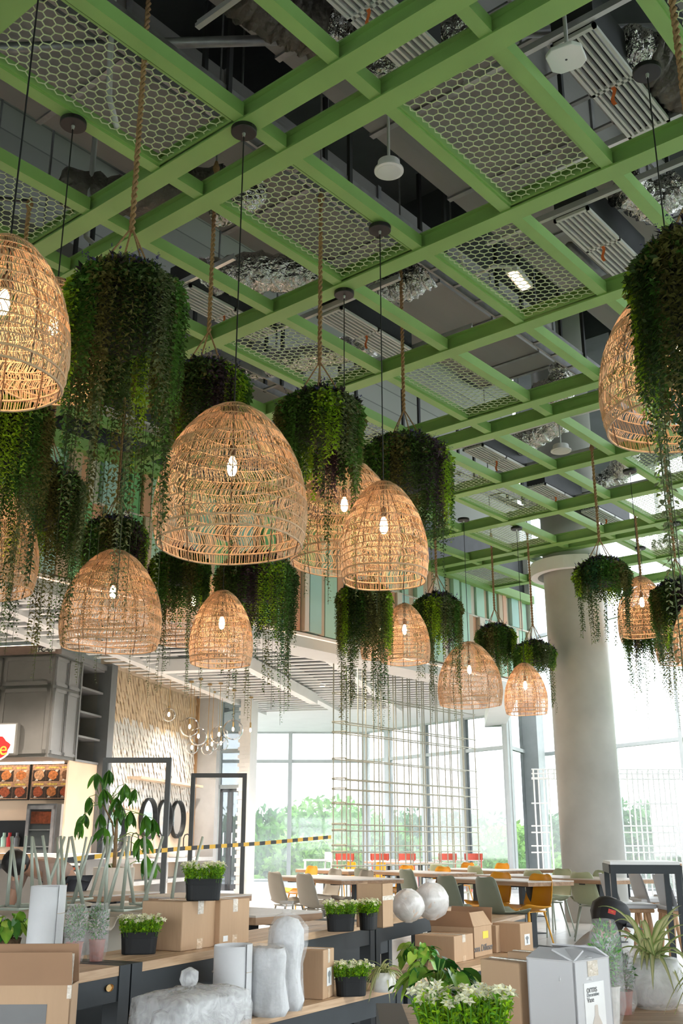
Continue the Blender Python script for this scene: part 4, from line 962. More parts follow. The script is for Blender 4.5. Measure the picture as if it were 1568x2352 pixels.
def chair_shell(sc=1.):
    top = []
    pf = [(.225, .435, .17), (.215, .455, .205), (.16, .455, .225), (.05, .438, .235), (-.07, .43, .235), (-.15, .445, .232), (-.195, .49, .23), (-.22, .56, .225), (-.24, .64, .218), (-.258, .72, .205), (-.27, .78, .185), (-.275, .812, .15), (-.276, .82, .10)]
    m = MB(); nu = 11; T = .009
    def P(i, j, off):
        y, z, hw = pf[j]; u = -1 + 2 * i / (nu - 1); x = hw * u
        bow = .05 * u * u if j < 5 else .035 * u * u
        up = bow if j < 6 else bow * .3; fw = 0 if j < 6 else .05 * u * u
        dn = Vector((0, 0, -1)) if j < 5 else (Vector((0, -.7, -.7)) if j < 7 else Vector((0, -1, -.1)))
        return Vector((x, y + fw, z + up)) + dn * off
    nv = len(pf); vs = [P(i, j, o) for o in (0, T) for j in range(nv) for i in range(nu)]; b = nu * nv; fs = []
    for j in range(nv - 1):
        for i in range(nu - 1):
            k = j * nu + i; fs += [(k, k + 1, k + nu + 1, k + nu), (b + k, b + k + nu, b + k + nu + 1, b + k + 1)]
    for i in range(nu - 1): fs += [(i + 1, i, b + i, b + i + 1), ((nv - 1) * nu + i, (nv - 1) * nu + i + 1, b + (nv - 1) * nu + i + 1, b + (nv - 1) * nu + i)]
    for j in range(nv - 1): fs += [(j * nu, (j + 1) * nu, b + (j + 1) * nu, b + j * nu), ((j + 1) * nu + nu - 1, j * nu + nu - 1, b + j * nu + nu - 1, b + (j + 1) * nu + nu - 1)]
    return m.add(vs, fs)
CH = {}
for c, lg in (('beige', 'leg_beige'), ('sage', 'leg_sage'), ('green', 'leg_sage'), ('yellow', 'leg_yellow'), ('upturned', 'leg_sage')):
    parts = [('shell', chair_shell().mesh('shell', 'shell_' + ('beige' if c == 'upturned' else c), True))]
    for sx in (-1, 1):
        for sy in (-1, 1): parts.append(('leg', MB().tube([(sx * .13, sy * .12 - .01, .415), (sx * .2, sy * .2 - .01, .0)], [.0125, .0085], 8).mesh('leg', lg, True)))
    parts.append(('seat_frame', MB().tube([(-.15, -.14, .418), (.15, -.14, .418), (.15, .13, .418), (-.15, .13, .418)], .009, 6, closed=True).mesh('seat_frame', lg)))
    CH[c] = parts
def chair(c, x, y, rz, label, z=0., flip=False, group='shell chairs at the dining tables'):
    t = thing('shell_chair', label, 'chair', (x, y, z), rz, group)
    if flip: t.rotation_euler = (R(180), 0, rz)
    for n, me in CH[c]: link(n, me, t)
    return t
TRZ = R(-20); LX = Vector((cos(TRZ), sin(TRZ), 0)); SX = Vector((-sin(TRZ), cos(TRZ), 0))
def table(cx, cy, L, W, label, rz=TRZ, edge='oak_edge', topm='oak_pale', legs=(-.29, .29), z=.75):
    t = thing('dining_table', label, 'table', (cx, cy, 0), rz, 'oak dining tables')
    MB().box(-L / 2, L / 2, -W / 2, W / 2, z - .012, z).obj('top', topm, t); MB().box(-L / 2 + .001, L / 2 - .001, -W / 2 + .001, W / 2 - .001, z - .055, z - .012).obj('edge_band', edge, t)
    for f in legs:
        MB().box(f * L - .038, f * L + .038, -.038, .038, .012, z - .055).obj('post', 'steel_blue', t)
        MB().box(f * L - .2, f * L + .2, -.22, .22, 0, .012).obj('base_plate', 'steel_blue', t)
        MB().box(f * L - .04, f * L + .04, -W * .38, W * .38, z - .075, z - .055).obj('bracket', 'steel_blue', t)
    return t
def set_(px, py, L, W, label, near, far, dn=.56, shift=0.):
    """a dining table from its near right corner, with chairs on both long sides"""
    c = onz(px, py, .75); ctr = c - LX * (L / 2) + SX * (W / 2); table(ctr.x, ctr.y, L, W, label)
    for side, lst, rot in ((-1, near, TRZ), (1, far, TRZ + pi)):
        for off, col, lab in lst:
            p = ctr + LX * off + SX * side * (W / 2 + .16 + (.04 if side < 0 else 0)); chair(col, p.x, p.y, rot + R((off * 37) % 9 - 4), lab)
for px, py, L, W, lab in ((784, 2021, 2.0, .9, 'oak dining table with two beige chairs, before the low window'), (1212, 2025, 1.8, .7, 'oak dining table with two sage chairs and a whole yellow chair'), (994, 2006, 1.9, .8, 'oak dining table behind the wrapped balls'),
        (1138, 2000, 1.9, .8, 'oak dining table in front of the red chairs'), (800, 2001, 1.8, .8, 'oak dining table between the beige chairs and the rod screen'), (1392, 2021, 2.6, .8, 'oak dining table in front of the concrete column'), (960, 1981, 2.4, .8, 'low oak table far behind the rod screen')):
    set_(px, py, L, W, lab, [], [])
for px, py, col, side, lab in ((622, 2003, 'beige', 0, 'beige shell chair at the oak table, nearer the glass door'), (690, 2007, 'beige', 0, 'beige shell chair at the oak table, next to its thick corner'), (723, 1989.5, 'yellow', 1, 'yellow shell chair behind the table with two beige chairs'),
        (777, 1996, 'beige', 1, 'beige shell chair facing the two beige chairs across the oak table'), (849, 1999, 'beige', 1, 'beige shell chair right behind the tall open carton'), (823, 1993.5, 'sage', 0, 'grey-green chair between two beige chairs, before the rod screen'),
        (925, 1996.5, 'sage', 0, 'dark sage shell chair above the smaller wrapped ball'), (940, 1988, 'yellow', 1, 'yellow shell chair at the table behind the wrapped balls, next to the rods'), (1023, 1991, 'yellow', 1, 'yellow shell chair at the corner of the table behind the wrapped balls'),
        (996, 1985.5, 'green', 0, 'pale green shell chair between two yellow chairs at the outer rods'), (1015, 2012, 'sage', 0, 'sage shell chair behind the larger wrapped ball'), (1105, 2015, 'sage', 0, 'broad sage shell chair behind the raised carton flap'),
        (1083, 1989, 'green', 0, 'pale green shell chair backing onto the table in front of the red chairs'), (1079, 1981.5, 'yellow', 1, 'yellow shell chair directly in front of the outer red chair'), (1158, 1983, 'yellow', 1, 'yellow shell chair at the end of the table, before the white mullion'),
        (1156, 2004, 'yellow', 1, 'yellow shell chair half hidden by the oak table edge'), (1248, 2008, 'yellow', 1, 'yellow shell chair seen whole at the end of the oak table'), (1216, 2000, 'green', 0, 'green shell chair tucked behind the whole yellow chair'),
        (1327, 2004, 'green', 0, 'whole pale green shell chair in front of the concrete column'), (1297, 1996, 'green', 1, 'green shell chair on the far side of the table by the column'), (1392, 2000, 'green', 1, 'green shell chair half hidden behind the grey stools'),
        (811, 1980, 'yellow', 1, 'yellow shell chair seen through the corner of the rod screen'), (880, 1981, 'yellow', 1, 'yellow shell chair seen through the middle of the rod screen')):
    rot = (TRZ if not side else TRZ + pi) + R((px * 13) % 9 - 4); p = onz(px, py, .82); q = p + Vector((-sin(rot), cos(rot), 0)) * .276; chair(col, q.x, q.y, rot, lab)
# white tables and red chairs at the window
def red_chair(x, y, rz, label):
    t = thing('red_chair', label, 'chair', (x, y, 0), rz, 'red chairs at the window')
    m = MB(); m.grid(lambda u, v: (-.24 + .48 * u, -.2 - .07 * (1 - (2 * u - 1) ** 2) , .76 + .16 * v), 9, 3); m.grid(lambda u, v: (-.24 + .48 * u, -.22 - .07 * (1 - (2 * u - 1) ** 2), .76 + .16 * v), 9, 3); m.obj('backrest', 'red_wood', t)
    soft(MB().box(-.21, .21, -.2, .21, .43, .46).obj('seat', 'red_wood', t), .01)
    for sx in (-1, 1):
        MB().tube([(sx * .2, -.2, .92), (sx * .19, -.19, .45), (sx * .2, -.24, 0)], .016, 6).obj('leg', 'red_wood', t); MB().tube([(sx * .18, .18, .45), (sx * .2, .22, 0)], .016, 6).obj('leg', 'red_wood', t)
for x, lab in ((790, 'red curved-back chair at the corner of the rod screen'), (872, 'red curved-back chair in the middle of the rod screen'), (938, 'red curved-back chair between two yellow chairs, behind the rods'), (1032, 'red curved-back chair at the outer edge of the rod screen'), (1092, 'red curved-back chair standing clear of the rod screen')):
    p = wD(x, 1958, 27.5); red_chair(p.x, p.y, YAW + pi + R((x * 7) % 30 - 15), lab)
for x, lab in ((752, 'white table beside the tape end'), (905, 'white table behind the red chairs'), (1050, 'white table near the outer red chairs')):
    p = wD(x, 1970, 29.0); t = thing('white_table', lab, 'table', (p.x, p.y, 0), YAW, 'white tables at the window')
    MB().box(-.65, .65, -.35, .35, .72, .76).obj('top', 'white_paint', t)
    for a in (-.6, .6):
        for b in (-.3, .3): MB().box(a - .02, a + .02, b - .02, b + .02, 0, .72).obj('leg', 'white_paint', t)
p = wD(738, 1958, 28.6); t = thing('white_chair', 'white slatted chair at the tape end by the window', 'chair', (p.x, p.y, 0), YAW + 2)
MB().box(-.22, .22, -.2, .2, .43, .46).obj('seat', 'white_paint', t); MB().box(-.22, .22, -.22, -.2, .7, .95).obj('backrest', 'white_paint', t)
for a in (-.2, .2):
    for b in (-.2, .18): MB().box(a - .015, a + .015, b - .015, b + .015, 0, .95 if b < 0 else .43).obj('leg', 'white_paint', t)
# tall table with stools by the column
p = onz(1406, 1986, 1.0); TZ = 1.0
tt = thing('high_table', 'tall black-framed table with grey top over the grey stools', 'table', (p.x, p.y, 0), R(30))
MB().box(-.02, .54, -.02, .8, TZ, TZ + .025).obj('top', 'white_metal', tt); fr = MB(); fr.box(-.02, .54, -.03, .02, TZ - .07, TZ); fr.box(-.03, .02, .02, .8, TZ - .07, TZ); fr.box(.50, .55, .02, .8, TZ - .07, TZ); fr.obj('apron', 'steel_blue', tt)
for x, y in ((0, 0), (.52, 0), (0, .76), (.52, .76)): MB().box(x - .022, x + .022, y - .022, y + .022, 0, TZ - .07).obj('leg', 'steel_blue', tt)
def stool(x, y, rz, label):
    t = thing('shell_stool', label, 'stool', (x, y, 0), rz, 'grey stools with wooden legs')
    m = MB(); m.grid(lambda u, v: (.24 * (2 * u - 1) * (1 - .25 * v * v), -.16 - .07 * v + .05 * (2 * u - 1) ** 2, .60 + .30 * v), 9, 8); m.grid(lambda u, v: (.24 * (2 * u - 1) * (1 - .25 * v * v), -.175 - .07 * v + .05 * (2 * u - 1) ** 2, .60 + .30 * v), 9, 8); m.obj('backrest', 'shell_grey', t, smooth=True)
    soft(MB().box(-.22, .22, -.2, .21, .60, .64).obj('seat', 'shell_grey', t), .015, 3); soft(MB().box(-.2, .2, -.18, .19, .565, .60).obj('seat_base', 'stool_wood', t), .01)
    for sx in (-1, 1):
        for sy in (-1, 1): MB().tube([(sx * .15, sy * .14, .57), (sx * .2, sy * .2, 0)], [.024, .016], 8).obj('leg', 'stool_wood', t)
for x, D, lab in ((1440, 10.2, 'grey stool with wooden legs standing in front of the column'), (1566, 9.9, 'grey stool with wooden legs past the tall table leg'), (1502, 11.2, 'grey stool with wooden legs under the middle of the tall table'), (1556, 11.7, 'grey stool with wooden legs behind the other stools')):
    p = wD(x, 2060, D); stool(p.x, p.y, YAW - R(90), lab)
# more tables by the right-hand glass
p = wD(1500, 1972, 24.5); table(p.x, p.y, 2.2, .8, 'oak table inside the rod gazebo', rz=YAW); p = wD(1268, 1988, 18.5); table(p.x, p.y, 1.4, .7, 'oak table between the green chair and the column', rz=YAW)

# ---------------------------------------------------------------- long oak tables and benches with steel frames
def framed(a, b, depth, z, label, name='bench_table', cat='table', badge=False, planks=4, leg=.07):
    """front edge from a to b (world, top height z); depth to the side away from the camera"""
    a = Vector((a.x, a.y, 0)); b = Vector((b.x, b.y, 0)); d = b - a; L = d.length; rz = math.atan2(d.y, d.x)
    t = thing(name, label, cat, a, rz, 'oak and steel tables and benches'); e = .055
    pw = (depth - 2 * .004 - (planks - 1) * .004) / planks
    for i in range(planks):
        y = .004 + i * (pw + .004); MB().box(leg, L - leg, y, y + pw, z - .035, z).obj('plank', 'oak_long', t)
    for y0, y1 in ((.0, .03), (depth - .03, depth)): MB().box(leg, L - leg, y0 + .005, y1 - .005, z - .125, z - .036).obj('rail', 'steel_blue', t)
    for x0 in (0, L - leg):
        MB().box(x0, x0 + leg, 0, depth, z - .045, z + .001).obj('end_bar', 'steel_blue', t)
        for y0 in (0, depth - leg): MB().box(x0, x0 + leg, y0, y0 + leg, 0, z - .045).obj('leg', 'steel_blue', t)
        MB().box(x0 + .02, x0 + leg - .02, leg, depth - leg, z - .125, z - .046).obj('rail', 'steel_blue', t)
    if badge: MB().lathe([(.001, -.004), (.022, -.004), (.024, .002)], 20, cap=False, sx=1., sy=.55).obj('badge', 'brass', t, (L - .13, 0, z - .07)).rotation_euler = (R(90), 0, 0)
    return t
wood('oak_long', (.40, .25, .14), (.62, .43, .27), (1.2, 22, 22), .42)
pa = onz(309, 2213, .72); pb = onz(850, 2118, .72); dirA = (pb - pa).normalized(); nA = Vector((-dirA.y, dirA.x, 0))
p0 = pa - dirA * .02; A1b = p0 - dirA * .005; A1a = A1b - dirA * 1.9
framed(A1a, A1b, .38, .72, 'oak and steel table carrying the white foam roll, with a brass badge', badge=True)
A2b = pb + dirA * .07; framed(p0 + dirA * .005, A2b, .38, .72, 'oak and steel table carrying the two closed cartons')
A3a = A2b + dirA * .02; A3b = A3a + dirA * 1.7; framed(A3a, A3b, .38, .72, 'oak and steel table carrying the wrapped balls')
q1 = onz(1210, 2100, .45); framed(q1 - dirA * 2., q1, .42, .45, 'oak and steel bench with an empty end behind the open flap carton', 'long_bench', 'bench', planks=3)
fb = onz(150, 2308, .45); framed(fb - dirA * .9, fb + dirA * 4.2, .34, .45, 'long oak bench behind the nearer tables', 'long_bench', 'bench', planks=2)
bb = onz(925, 2258, .47); dB = (onz(925, 2258, .47) - onz(560, 2345, .47)).normalized()
framed(bb - dB * 2.55, bb, .40, .47, 'oak bench crowded with wrapped bags and the small bulb carton', 'long_bench', 'bench', planks=3)
framed(bb + dB * .05, bb + dB * 2.2, .40, .47, 'oak bench carrying the diffuser cartons', 'long_bench', 'bench', planks=3)
ft = onz(1400, 2296, .75); fe = onz(938, 2330, .75); 
F0 = onz(905, 2500, .75); F1 = onz(1760, 2500, .75)
framed(F0, F0 + (F1 - F0).normalized() * .95, 1.02, .75, 'oak table in front with the white vase box and the spider plant', planks=7)
BL = onz(155, 2575, .45); framed(BL - dirA * 1.6, BL, .42, .45, 'oak bench under the large torn carton', 'long_bench', 'bench', planks=3)

# row of tables with upturned chairs
RZ = R(15); RD = Vector((-sin(RZ), cos(RZ), 0)); RN = Vector((cos(RZ), sin(RZ), 0))
def ctable(px, py, L, W, label):
    c = onz(px, py, .75); ctr = c - RN * 0 ; table(c.x, c.y, L, W, label, rz=R(105), edge='oak_edge', legs=(-.3, .3)); return c
c1 = ctable(105, 2085, .8, .75, 'oak table holding upturned chairs behind the white foam roll'); c2 = ctable(345, 2080, .8, .75, 'oak table with upturned chairs behind the closed cartons')
table(-5.02, 5.1, .62, .7, 'empty oak table just behind the framed tables', rz=R(90), legs=(0,))
c4 = ctable(440, 2056, .75, .75, 'oak table behind the planter that stands on cartons'); c5 = ctable(232, 2050, .75, .75, 'oak table under the shop counter, behind upturned chairs')
for i, (x, D, a, lab) in enumerate(((40, 6.7, 20, 'upturned sage chair beside the bending person'), (118, 7.0, 75, 'upturned sage chair behind the foam roll'), (200, 6.3, 130, 'upturned sage chair over the wrapped herbs'), (272, 6.6, 200, 'upturned sage chair in front of the tree planter'), (372, 7.1, 250, 'upturned sage chair behind the largest closed carton'), (160, 7.7, 300, 'upturned sage chair in front of the striped panel'))):
    p = wD(x, 1937, D); chair('upturned', p.x, p.y, R(a), lab, z=.75 + .462, flip=True, group='upturned chairs on the tables')
    o = COL.objects[-1]

# ================================================================== THINGS ON THE TABLES
mat('cardboard', (.50, .33, .20), .8, var=.10, vs=5, bump=.25, bs=40, stretch=(1, 1, .15)); mat('cardboard_in', (.36, .21, .12), .85, var=.12, vs=4); mat('white_card', (.58, .58, .59), .6, var=.03)
mat('pack_tape', (.62, .45, .30), .12, var=.2, vs=20, bump=.5, bs=50); mat('clear_tape', (.70, .62, .52), .1, var=.2, vs=30, bump=.6, bs=60)
mat('pot_black', (.008, .009, .010), .5, var=.1, spec=.3); mat('foam', (.70, .71, .72), .7, var=.04, vs=8, bump=.15, bs=60); mat('terracotta', (.36, .13, .09), .7, var=.15, vs=20); mat('coir', (.14, .085, .045), .95, var=.5, vs=60, bump=1., bs=120); mat('pot_white', (.72, .70, .66), .6, var=.1, vs=30)
mat('soil', (.05, .035, .025), .95, var=.3, vs=60); mat('label_print', (.20, .2, .2), .7); mat('label_yellow', (.85, .68, .1), .6); mat('label_white', (.85, .85, .84), .5); mat('bulb_print', (.25, .27, .28), .5); mat('vase_print', (.62, .56, .50), .5)
film('bubble', .42, (.88, .88, .88), 20., .5, .14, .3); film('film_clear', .17, (.95, .95, .95), 26., .8, .12); film('foam_film', .72, (.90, .88, .86), 12., .45, .2, .18)
def carton(c, r, l, ytop, z, label, m='cardboard', closed=True, tape=True, depth=None, grp='cartons on the tables', name='carton'):
    C = onz(*c, z); u = onz(*r, z) - C; v = (onz(*l, z) - C) if l else Vector((-u.y, u.x, 0)).normalized() * depth
    U = u.length; u.normalize(); n = Vector((-u.y, u.x, 0)); V = abs(v.dot(n)) if l else depth
    H = wD(c[0], ytop, hd(C)).z - z
    t = thing(name, label, 'box', C, math.atan2(u.y, u.x), grp); T = .004
    if closed: soft(MB().box(0, U, 0, V, .0005, H).obj('body', m, t), .004)
    else:
        b = MB()
        for q in ((0, U, 0, T), (0, U, V - T, V), (0, T, 0, V), (U - T, U, 0, V)): b.box(q[0], q[1], q[2], q[3], .0005, H)
        b.box(0, U, 0, V, .0005, .005); b.obj('body', m, t)
    if tape:
        MB().box(U * .42, U * .58, -.0012, .0, H * .72, H).obj('tape', 'clear_tape', t); MB().box(U * .42, U * .58, -.0012, .0, .001, H * .22).obj('tape', 'pack_tape', t)
        if closed: MB().box(U * .42, U * .58, 0, V, H, H + .0012).obj('tape', 'clear_tape', t); MB().box(0, U * .42, V * .5 - .0008, V * .5 + .0008, H - .0, H + .0006).obj('seam', 'cardboard_in', t)
    t['dims'] = (U, V, H); return t
def flap(t, a, b, w, ang, m='cardboard_in'):
    """a hinged lid flap along edge a-b (local), width w, opened by ang from horizontal outwards"""
    a = Vector(a); b = Vector(b); d = (b - a).normalized(); out = d.cross(Vector((0, 0, 1))); e = out * cos(ang) + Vector((0, 0, sin(ang))); n = d.cross(e) * .004
    vs = [a, b, b + e * w - d * .004, a + e * w + d * .004]; return MB().add(vs + [q + n for q in vs], [(0, 1, 2, 3), (7, 6, 5, 4), (0, 4, 5, 1), (1, 5, 6, 2), (2, 6, 7, 3), (3, 7, 4, 0)]).obj('flap', m, t)
k1 = carton((415, 2186), (497, 2173.5), (347, 2177), 2072, .72, 'large closed carton with a planter standing on it')
k2 = carton((503, 2175), (571, 2164.5), None, 2068, .72, 'closed carton with a small white sticker beside the larger closed carton', depth=.13)
U, V, H = k2['dims']; MB().box(U * .12, U * .27, -.0012, 0, H * .1, H * .22).obj('sticker', 'label_white', k2)
k3 = carton((879, 2132), (903, 2128), (829, 2128), 2030, .72, 'tall open carton between the flower planters and the wrapped balls', closed=False, tape=False)
U, V, H = k3['dims']; MB().box(-.001, U, -.0015, 0, H * .62, H * .72).obj('tape', 'clear_tape', k3)
k4 = carton((742, 2297), (767, 2287), (687, 2289), 2183, .47, 'upright carton with a bulb picture beside the white bags')
U, V, H = k4['dims']
def bulb_pic(t, U, H):
    MB().box(U * .3, U * .72, -.0022, -.0012, H * .25, H * .62).obj('print', 'label_white', t); MB().lathe([(.001, H * .56), (U * .12, H * .52), (U * .13, H * .47), (U * .06, H * .42), (U * .05, H * .3)], 12, (U * .5, -.0025, 0), cap=False, sy=.05).obj('bulb_picture', 'bulb_print', t)
bulb_pic(k4, U, H)
k5 = carton((1044, 2213), (1088, 2203), (969, 2204), 2151, .47, 'low closed carton in front of the flap carton')
k6 = carton((1090, 2201), (1131, 2192), (1006, 2192), 2130, .47, 'carton with raised flaps, printed oma Diffuser', closed=False, tape=False)
U, V, H = k6['dims']; text('oma Diffuser', U * .2, (U * .48, -.003, H * .28), R(90), 0, 'label_print', k6, ext=.0008)
MB().box(U * .48, U * .78, -.002, -.0005, H * .58, H * .82).obj('sticker', 'label_yellow', k6)
flap(k6, (0, V, H), (0, 0, H), .11, R(62)); flap(k6, (U, 0, H), (U, V, H), .11, R(75)); flap(k6, (0, 0, H), (U, 0, H), .10, R(125), 'cardboard')
k8 = carton((1197, 2190), (1225, 2184.5), (1143, 2184), 2122, .47, 'open carton with a bulb picture standing clear of the others', tape=False); U, V, H = k8['dims']; bulb_pic(k8, U, H)
k7 = carton((1141, 2189), (1150, 2187), (1110, 2186), 2126, .47, 'narrow carton wedged between the flap carton and the bulb carton', tape=False)
k9 = carton((1199, 2374), (1250, 2366), (1071, 2362), 2212, .75, 'plain brown carton beside the white vase box')
k10 = carton((1232, 2312), (1262, 2306), (1160, 2306), 2190, .75, 'low carton with shiny tape behind the plain brown carton')
k11 = carton((1329, 2396), (1411, 2376), (1196, 2384), 2212, .75, 'white carton with a vase picture and half-open lid', m='white_card', closed=False, tape=False)
U, V, H = k11['dims']; flap(k11, (0, V, H), (0, 0, H), V * .42, R(14 + 180 - 36), 'white_card'); flap(k11, (U, 0, H), (U, V, H), V * .45, R(155), 'white_card'); flap(k11, (0, 0, H), (U, 0, H), V * .5, R(160), 'white_card')
MB().box(U * .22, U * .78, -.0014, -.0006, H * .05, H * .72).obj('print', 'label_white', k11); text('vāso', U * .15, (U * .28, -.002, H * .62), R(90), 0, 'label_print', k11, ext=.0005, align='LEFT') if False else None
text('orms', U * .14, (U * .28, -.002, H * .635), R(90), 0, 'label_print', k11, ext=.0005, align='LEFT'); text('Decorative', U * .075, (U * .28, -.002, H * .565), R(90), 0, 'bulb_print', k11, ext=.0005, align='LEFT'); text('Vase', U * .10, (U * .28, -.002, H * .50), R(90), 0, 'label_print', k11, ext=.0005, align='LEFT')
MB().lathe([(.001, .01), (U * .12, .012), (U * .14, H * .18), (U * .05, H * .3), (U * .045, H * .42), (.001, H * .43)], 16, (U * .52, -.002, 0), cap=False, sy=.03).obj('vase_picture', 'vase_print', k11)
MB().box(U * .36, U * .64, -.002, -.0005, H * .8, H).obj('tape', 'clear_tape', k11)
ib = MB(); 
def lump(prof, n, amp, seed, sx=1., sy=1., c=(0, 0, 0)):
    rr = random.Random(seed); m = MB(); ph = [rr.uniform(0, 6) for _ in range(6)]; vs = []
    for i, (r, z) in enumerate(prof):
        for k in range(n):
            a = 2 * pi * k / n; q = 1 + amp * (.5 * sin(3 * a + ph[0] + i * .6) + .35 * sin(5 * a + ph[1] - i * .8) + .3 * sin(8 * a + ph[2] + i * 1.7) + rr.uniform(-.5, .5)); vs.append((c[0] + r * sx * q * cos(a), c[1] + r * sy * q * sin(a), c[2] + z + amp * r * rr.uniform(-.3, .3) * (0 < i < len(prof) - 1)))
    fs = [(i * n + k, i * n + (k + 1) % n, (i + 1) * n + (k + 1) % n, (i + 1) * n + k) for i in range(len(prof) - 1) for k in range(n)]
    return m.add(vs, fs + [tuple(range(n))[::-1], tuple((len(prof) - 1) * n + k for k in range(n))])
lump([(.03, H * .6), (U * .45, H * .75), (U * .42, H + .006), (.02, H + .016)], 18, .12, 3, c=(U * .45, V * .5, 0)).obj('packing_film', 'bubble', k11)
# torn carton
k0 = carton((141, 2590), (158, 2570), (-110, 2630), 2262, .45, 'large torn carton with printed form and raised flap', closed=False, tape=False)
U, V, H = k0['dims']
# printed form on its long side (x = 0 face)
MB().box(-.0012, -.0003, V * .27, V * 1.1, H * .72, H * .86).obj('print', 'label_print', k0)
for i in range(7): MB().box(-.0012, -.0003, V * .27, V * 1.1, H * (.64 - i * .075), H * (.645 - i * .075)).obj('form_line', 'label_print', k0)
for y in (.28, .55): MB().box(-.0012, -.0003, V * y, V * y + .0015, H * .19, H * .7).obj('form_line', 'label_print', k0)
o = text('CHINA', .012, (-.002, V * .42, H * .22), R(90), R(-90), 'label_print', k0, ext=.0005); o = text('..01', .03, (-.002, V * .75, H * .6), R(90), R(-90), 'label_print', k0, ext=.0005); o = text('02', .03, (-.002, V * .68, H * .24), R(90), R(-90), 'label_print', k0, ext=.0005)
flap(k0, (0, V, H), (0, 0, H), .085, R(84)); flap(k0, (U, 0, H), (U, V, H), .10, R(100)); MB().box(-.002, .003, .0, .012, H * .9, H + .08).obj('tape', 'clear_tape', k0)

# flower planters
def stadium(L, W, n=10):
    r = W / 2; p = []
    for s in (1, -1):
        for i in range(n + 1): a = -pi / 2 + pi * i / n; p.append((s * (L / 2 - r) + s * r * cos(a), s * r * sin(a)))
    return p
def flower_planter(seed, L=.155, W=.085, h=.088):
    rr = random.Random(seed); parts = []
    m = MB(); pf = [(.9, 0), (.93, .004), (.985, h * .72), (1.0, h * .73), (1.0, h * .76), (.99, h * .77), (1.03, h), (.97, h), (.95, h * .85)]; base = stadium(L, W); n = len(base)
    vs = [(x * s, y * s, z) for s, z in pf for x, y in base]; m.add(vs, [(i * n + k, i * n + (k + 1) % n, (i + 1) * n + (k + 1) % n, (i + 1) * n + k) for i in range(len(pf) - 1) for k in range(n)] + [tuple(range(n))[::-1], tuple((len(pf) - 1) * n + k for k in range(n))])
    parts.append(('pot', m.mesh('pot', 'pot_black', False)))
    f = MB(); b = MB()
    for _ in range(150):
        x = rr.uniform(-L * .47, L * .47); y = rr.uniform(-W * .46, W * .46); hh = rr.uniform(.035, .062); ox = x * .25 + rr.uniform(-.008, .008); oy = y * .35 + rr.uniform(-.008, .008)
        top = Vector((x + ox, y + oy, h + hh)); f.tube([(x, y, h * .8), top], .0008, 3, col=(.12, .3, .03))
        for k in range(8):
            q = Vector((x, y, h * .85)).lerp(top, .25 + .75 * k / 8); g = rr.random(); leaf(f, q, rv(rr) + Vector((0, 0, .5)), Vector((0, 0, 1)) + rv(rr) * .6, rr.uniform(.012, .02), rr.uniform(.006, .009), (.10 + .28 * g, .30 + .30 * g, .015))
        if rr.random() < .62:
            tp = top + Vector((rr.uniform(-.004, .004), rr.uniform(-.004, .004), .007)); up = (Vector((ox * 8, oy * 8 - .3, .7)) + rv(rr) * .4).normalized(); s0 = up.orthogonal().normalized(); s1 = up.cross(s0)
            for k in range(5):
                a = 2 * pi * k / 5; leaf(b, tp, s0 * cos(a) + s1 * sin(a) + up * .25, up, .012, .0068, (.86, .84, .62))
            leaf(b, tp + up * .001, up, s0, .004, .003, (.75, .65, .15))
    parts.append(('foliage', f.mesh('foliage', 'leaf'))); parts.append(('blossoms', b.mesh('blossoms', 'leaf')))
    return parts
FP = [flower_planter(1), flower_planter(2)]
def planter(px, py, z, label, rz=None, k=0, sc=1.):
    p = onz(px, py, z); t = thing('flower_planter', label, 'planter', p, YAW + R(12) if rz is None else rz, 'black planters of white flowers'); t.scale = (sc, sc, sc)
    for n, me in FP[k]:
        c = link(n, me, t)
        if n != 'pot': c['kind'] = 'stuff'
    return t
planter(318, 2191, .72, 'black planter of white flowers beside the large closed carton', k=0)
H1 = k1['dims'][2]; planter(466, 2068, .72 + H1 + .002, 'black planter of greenery standing on top of the cartons', k=1, sc=1.05)
planter(782, 2139, .72, 'black planter of white flowers at the table joint', k=1); planter(846, 2135, .72, 'black planter of white flowers tucked behind the tall open carton', k=0, rz=YAW + R(75))
planter(806, 2287, .47, 'black planter of white flowers on the bench beside the bulb carton', k=0)
planter(1068, 2488, .75, 'black planter of large white star flowers in front of the brown carton', k=1, rz=YAW + R(4), sc=1.05)

# pothos
def heart(L, W, c1, c2, seed):
    rr = random.Random(seed); m = MB(); n = 7; outl = [(.0, .0), (.34, -.12), (.5, .12), (.46, .4), (.3, .7), (.12, .92), (0, 1.05)]
    vs = []; 
    for x, y in outl: vs.append(Vector((0, y * L if y > 0 else 0, .05 * L * sin(y * 3) - .10 * L * y * y)))
    Lf = [Vector((-x * W, y * L, vs[i].z + .10 * x * W * 2)) for i, (x, y) in enumerate(outl)]; Rt = [Vector((x * W, y * L, vs[i].z + .10 * x * W * 2)) for i, (x, y) in enumerate(outl)]
    allv = vs + Lf + Rt; n = len(outl); fs = []
    for i in range(n - 1): fs += [(i, i + 1, n + i + 1, n + i), (i + 1, i, 2 * n + i, 2 * n + i + 1)]
    m.add(allv, fs); m.c = []
    for i in range(3 * n):
        k = i % n; f = rr.uniform(0, 1) * .5 + (.5 if i < n else 0.); m.c.append(tuple(c1[j] * (1 - f) + c2[j] * f for j in range(3)))
    return m.mesh('leaf', 'glossy_leaf', True)
HL = [heart(.075, .06, (.05, .20, .02), (.30, .48, .06), 1), heart(.065, .052, (.03, .13, .02), (.08, .25, .03), 2), heart(.07, .058, (.30, .50, .05), (.45, .60, .12), 3), heart(.06, .05, (.02, .09, .02), (.05, .18, .03), 4)]
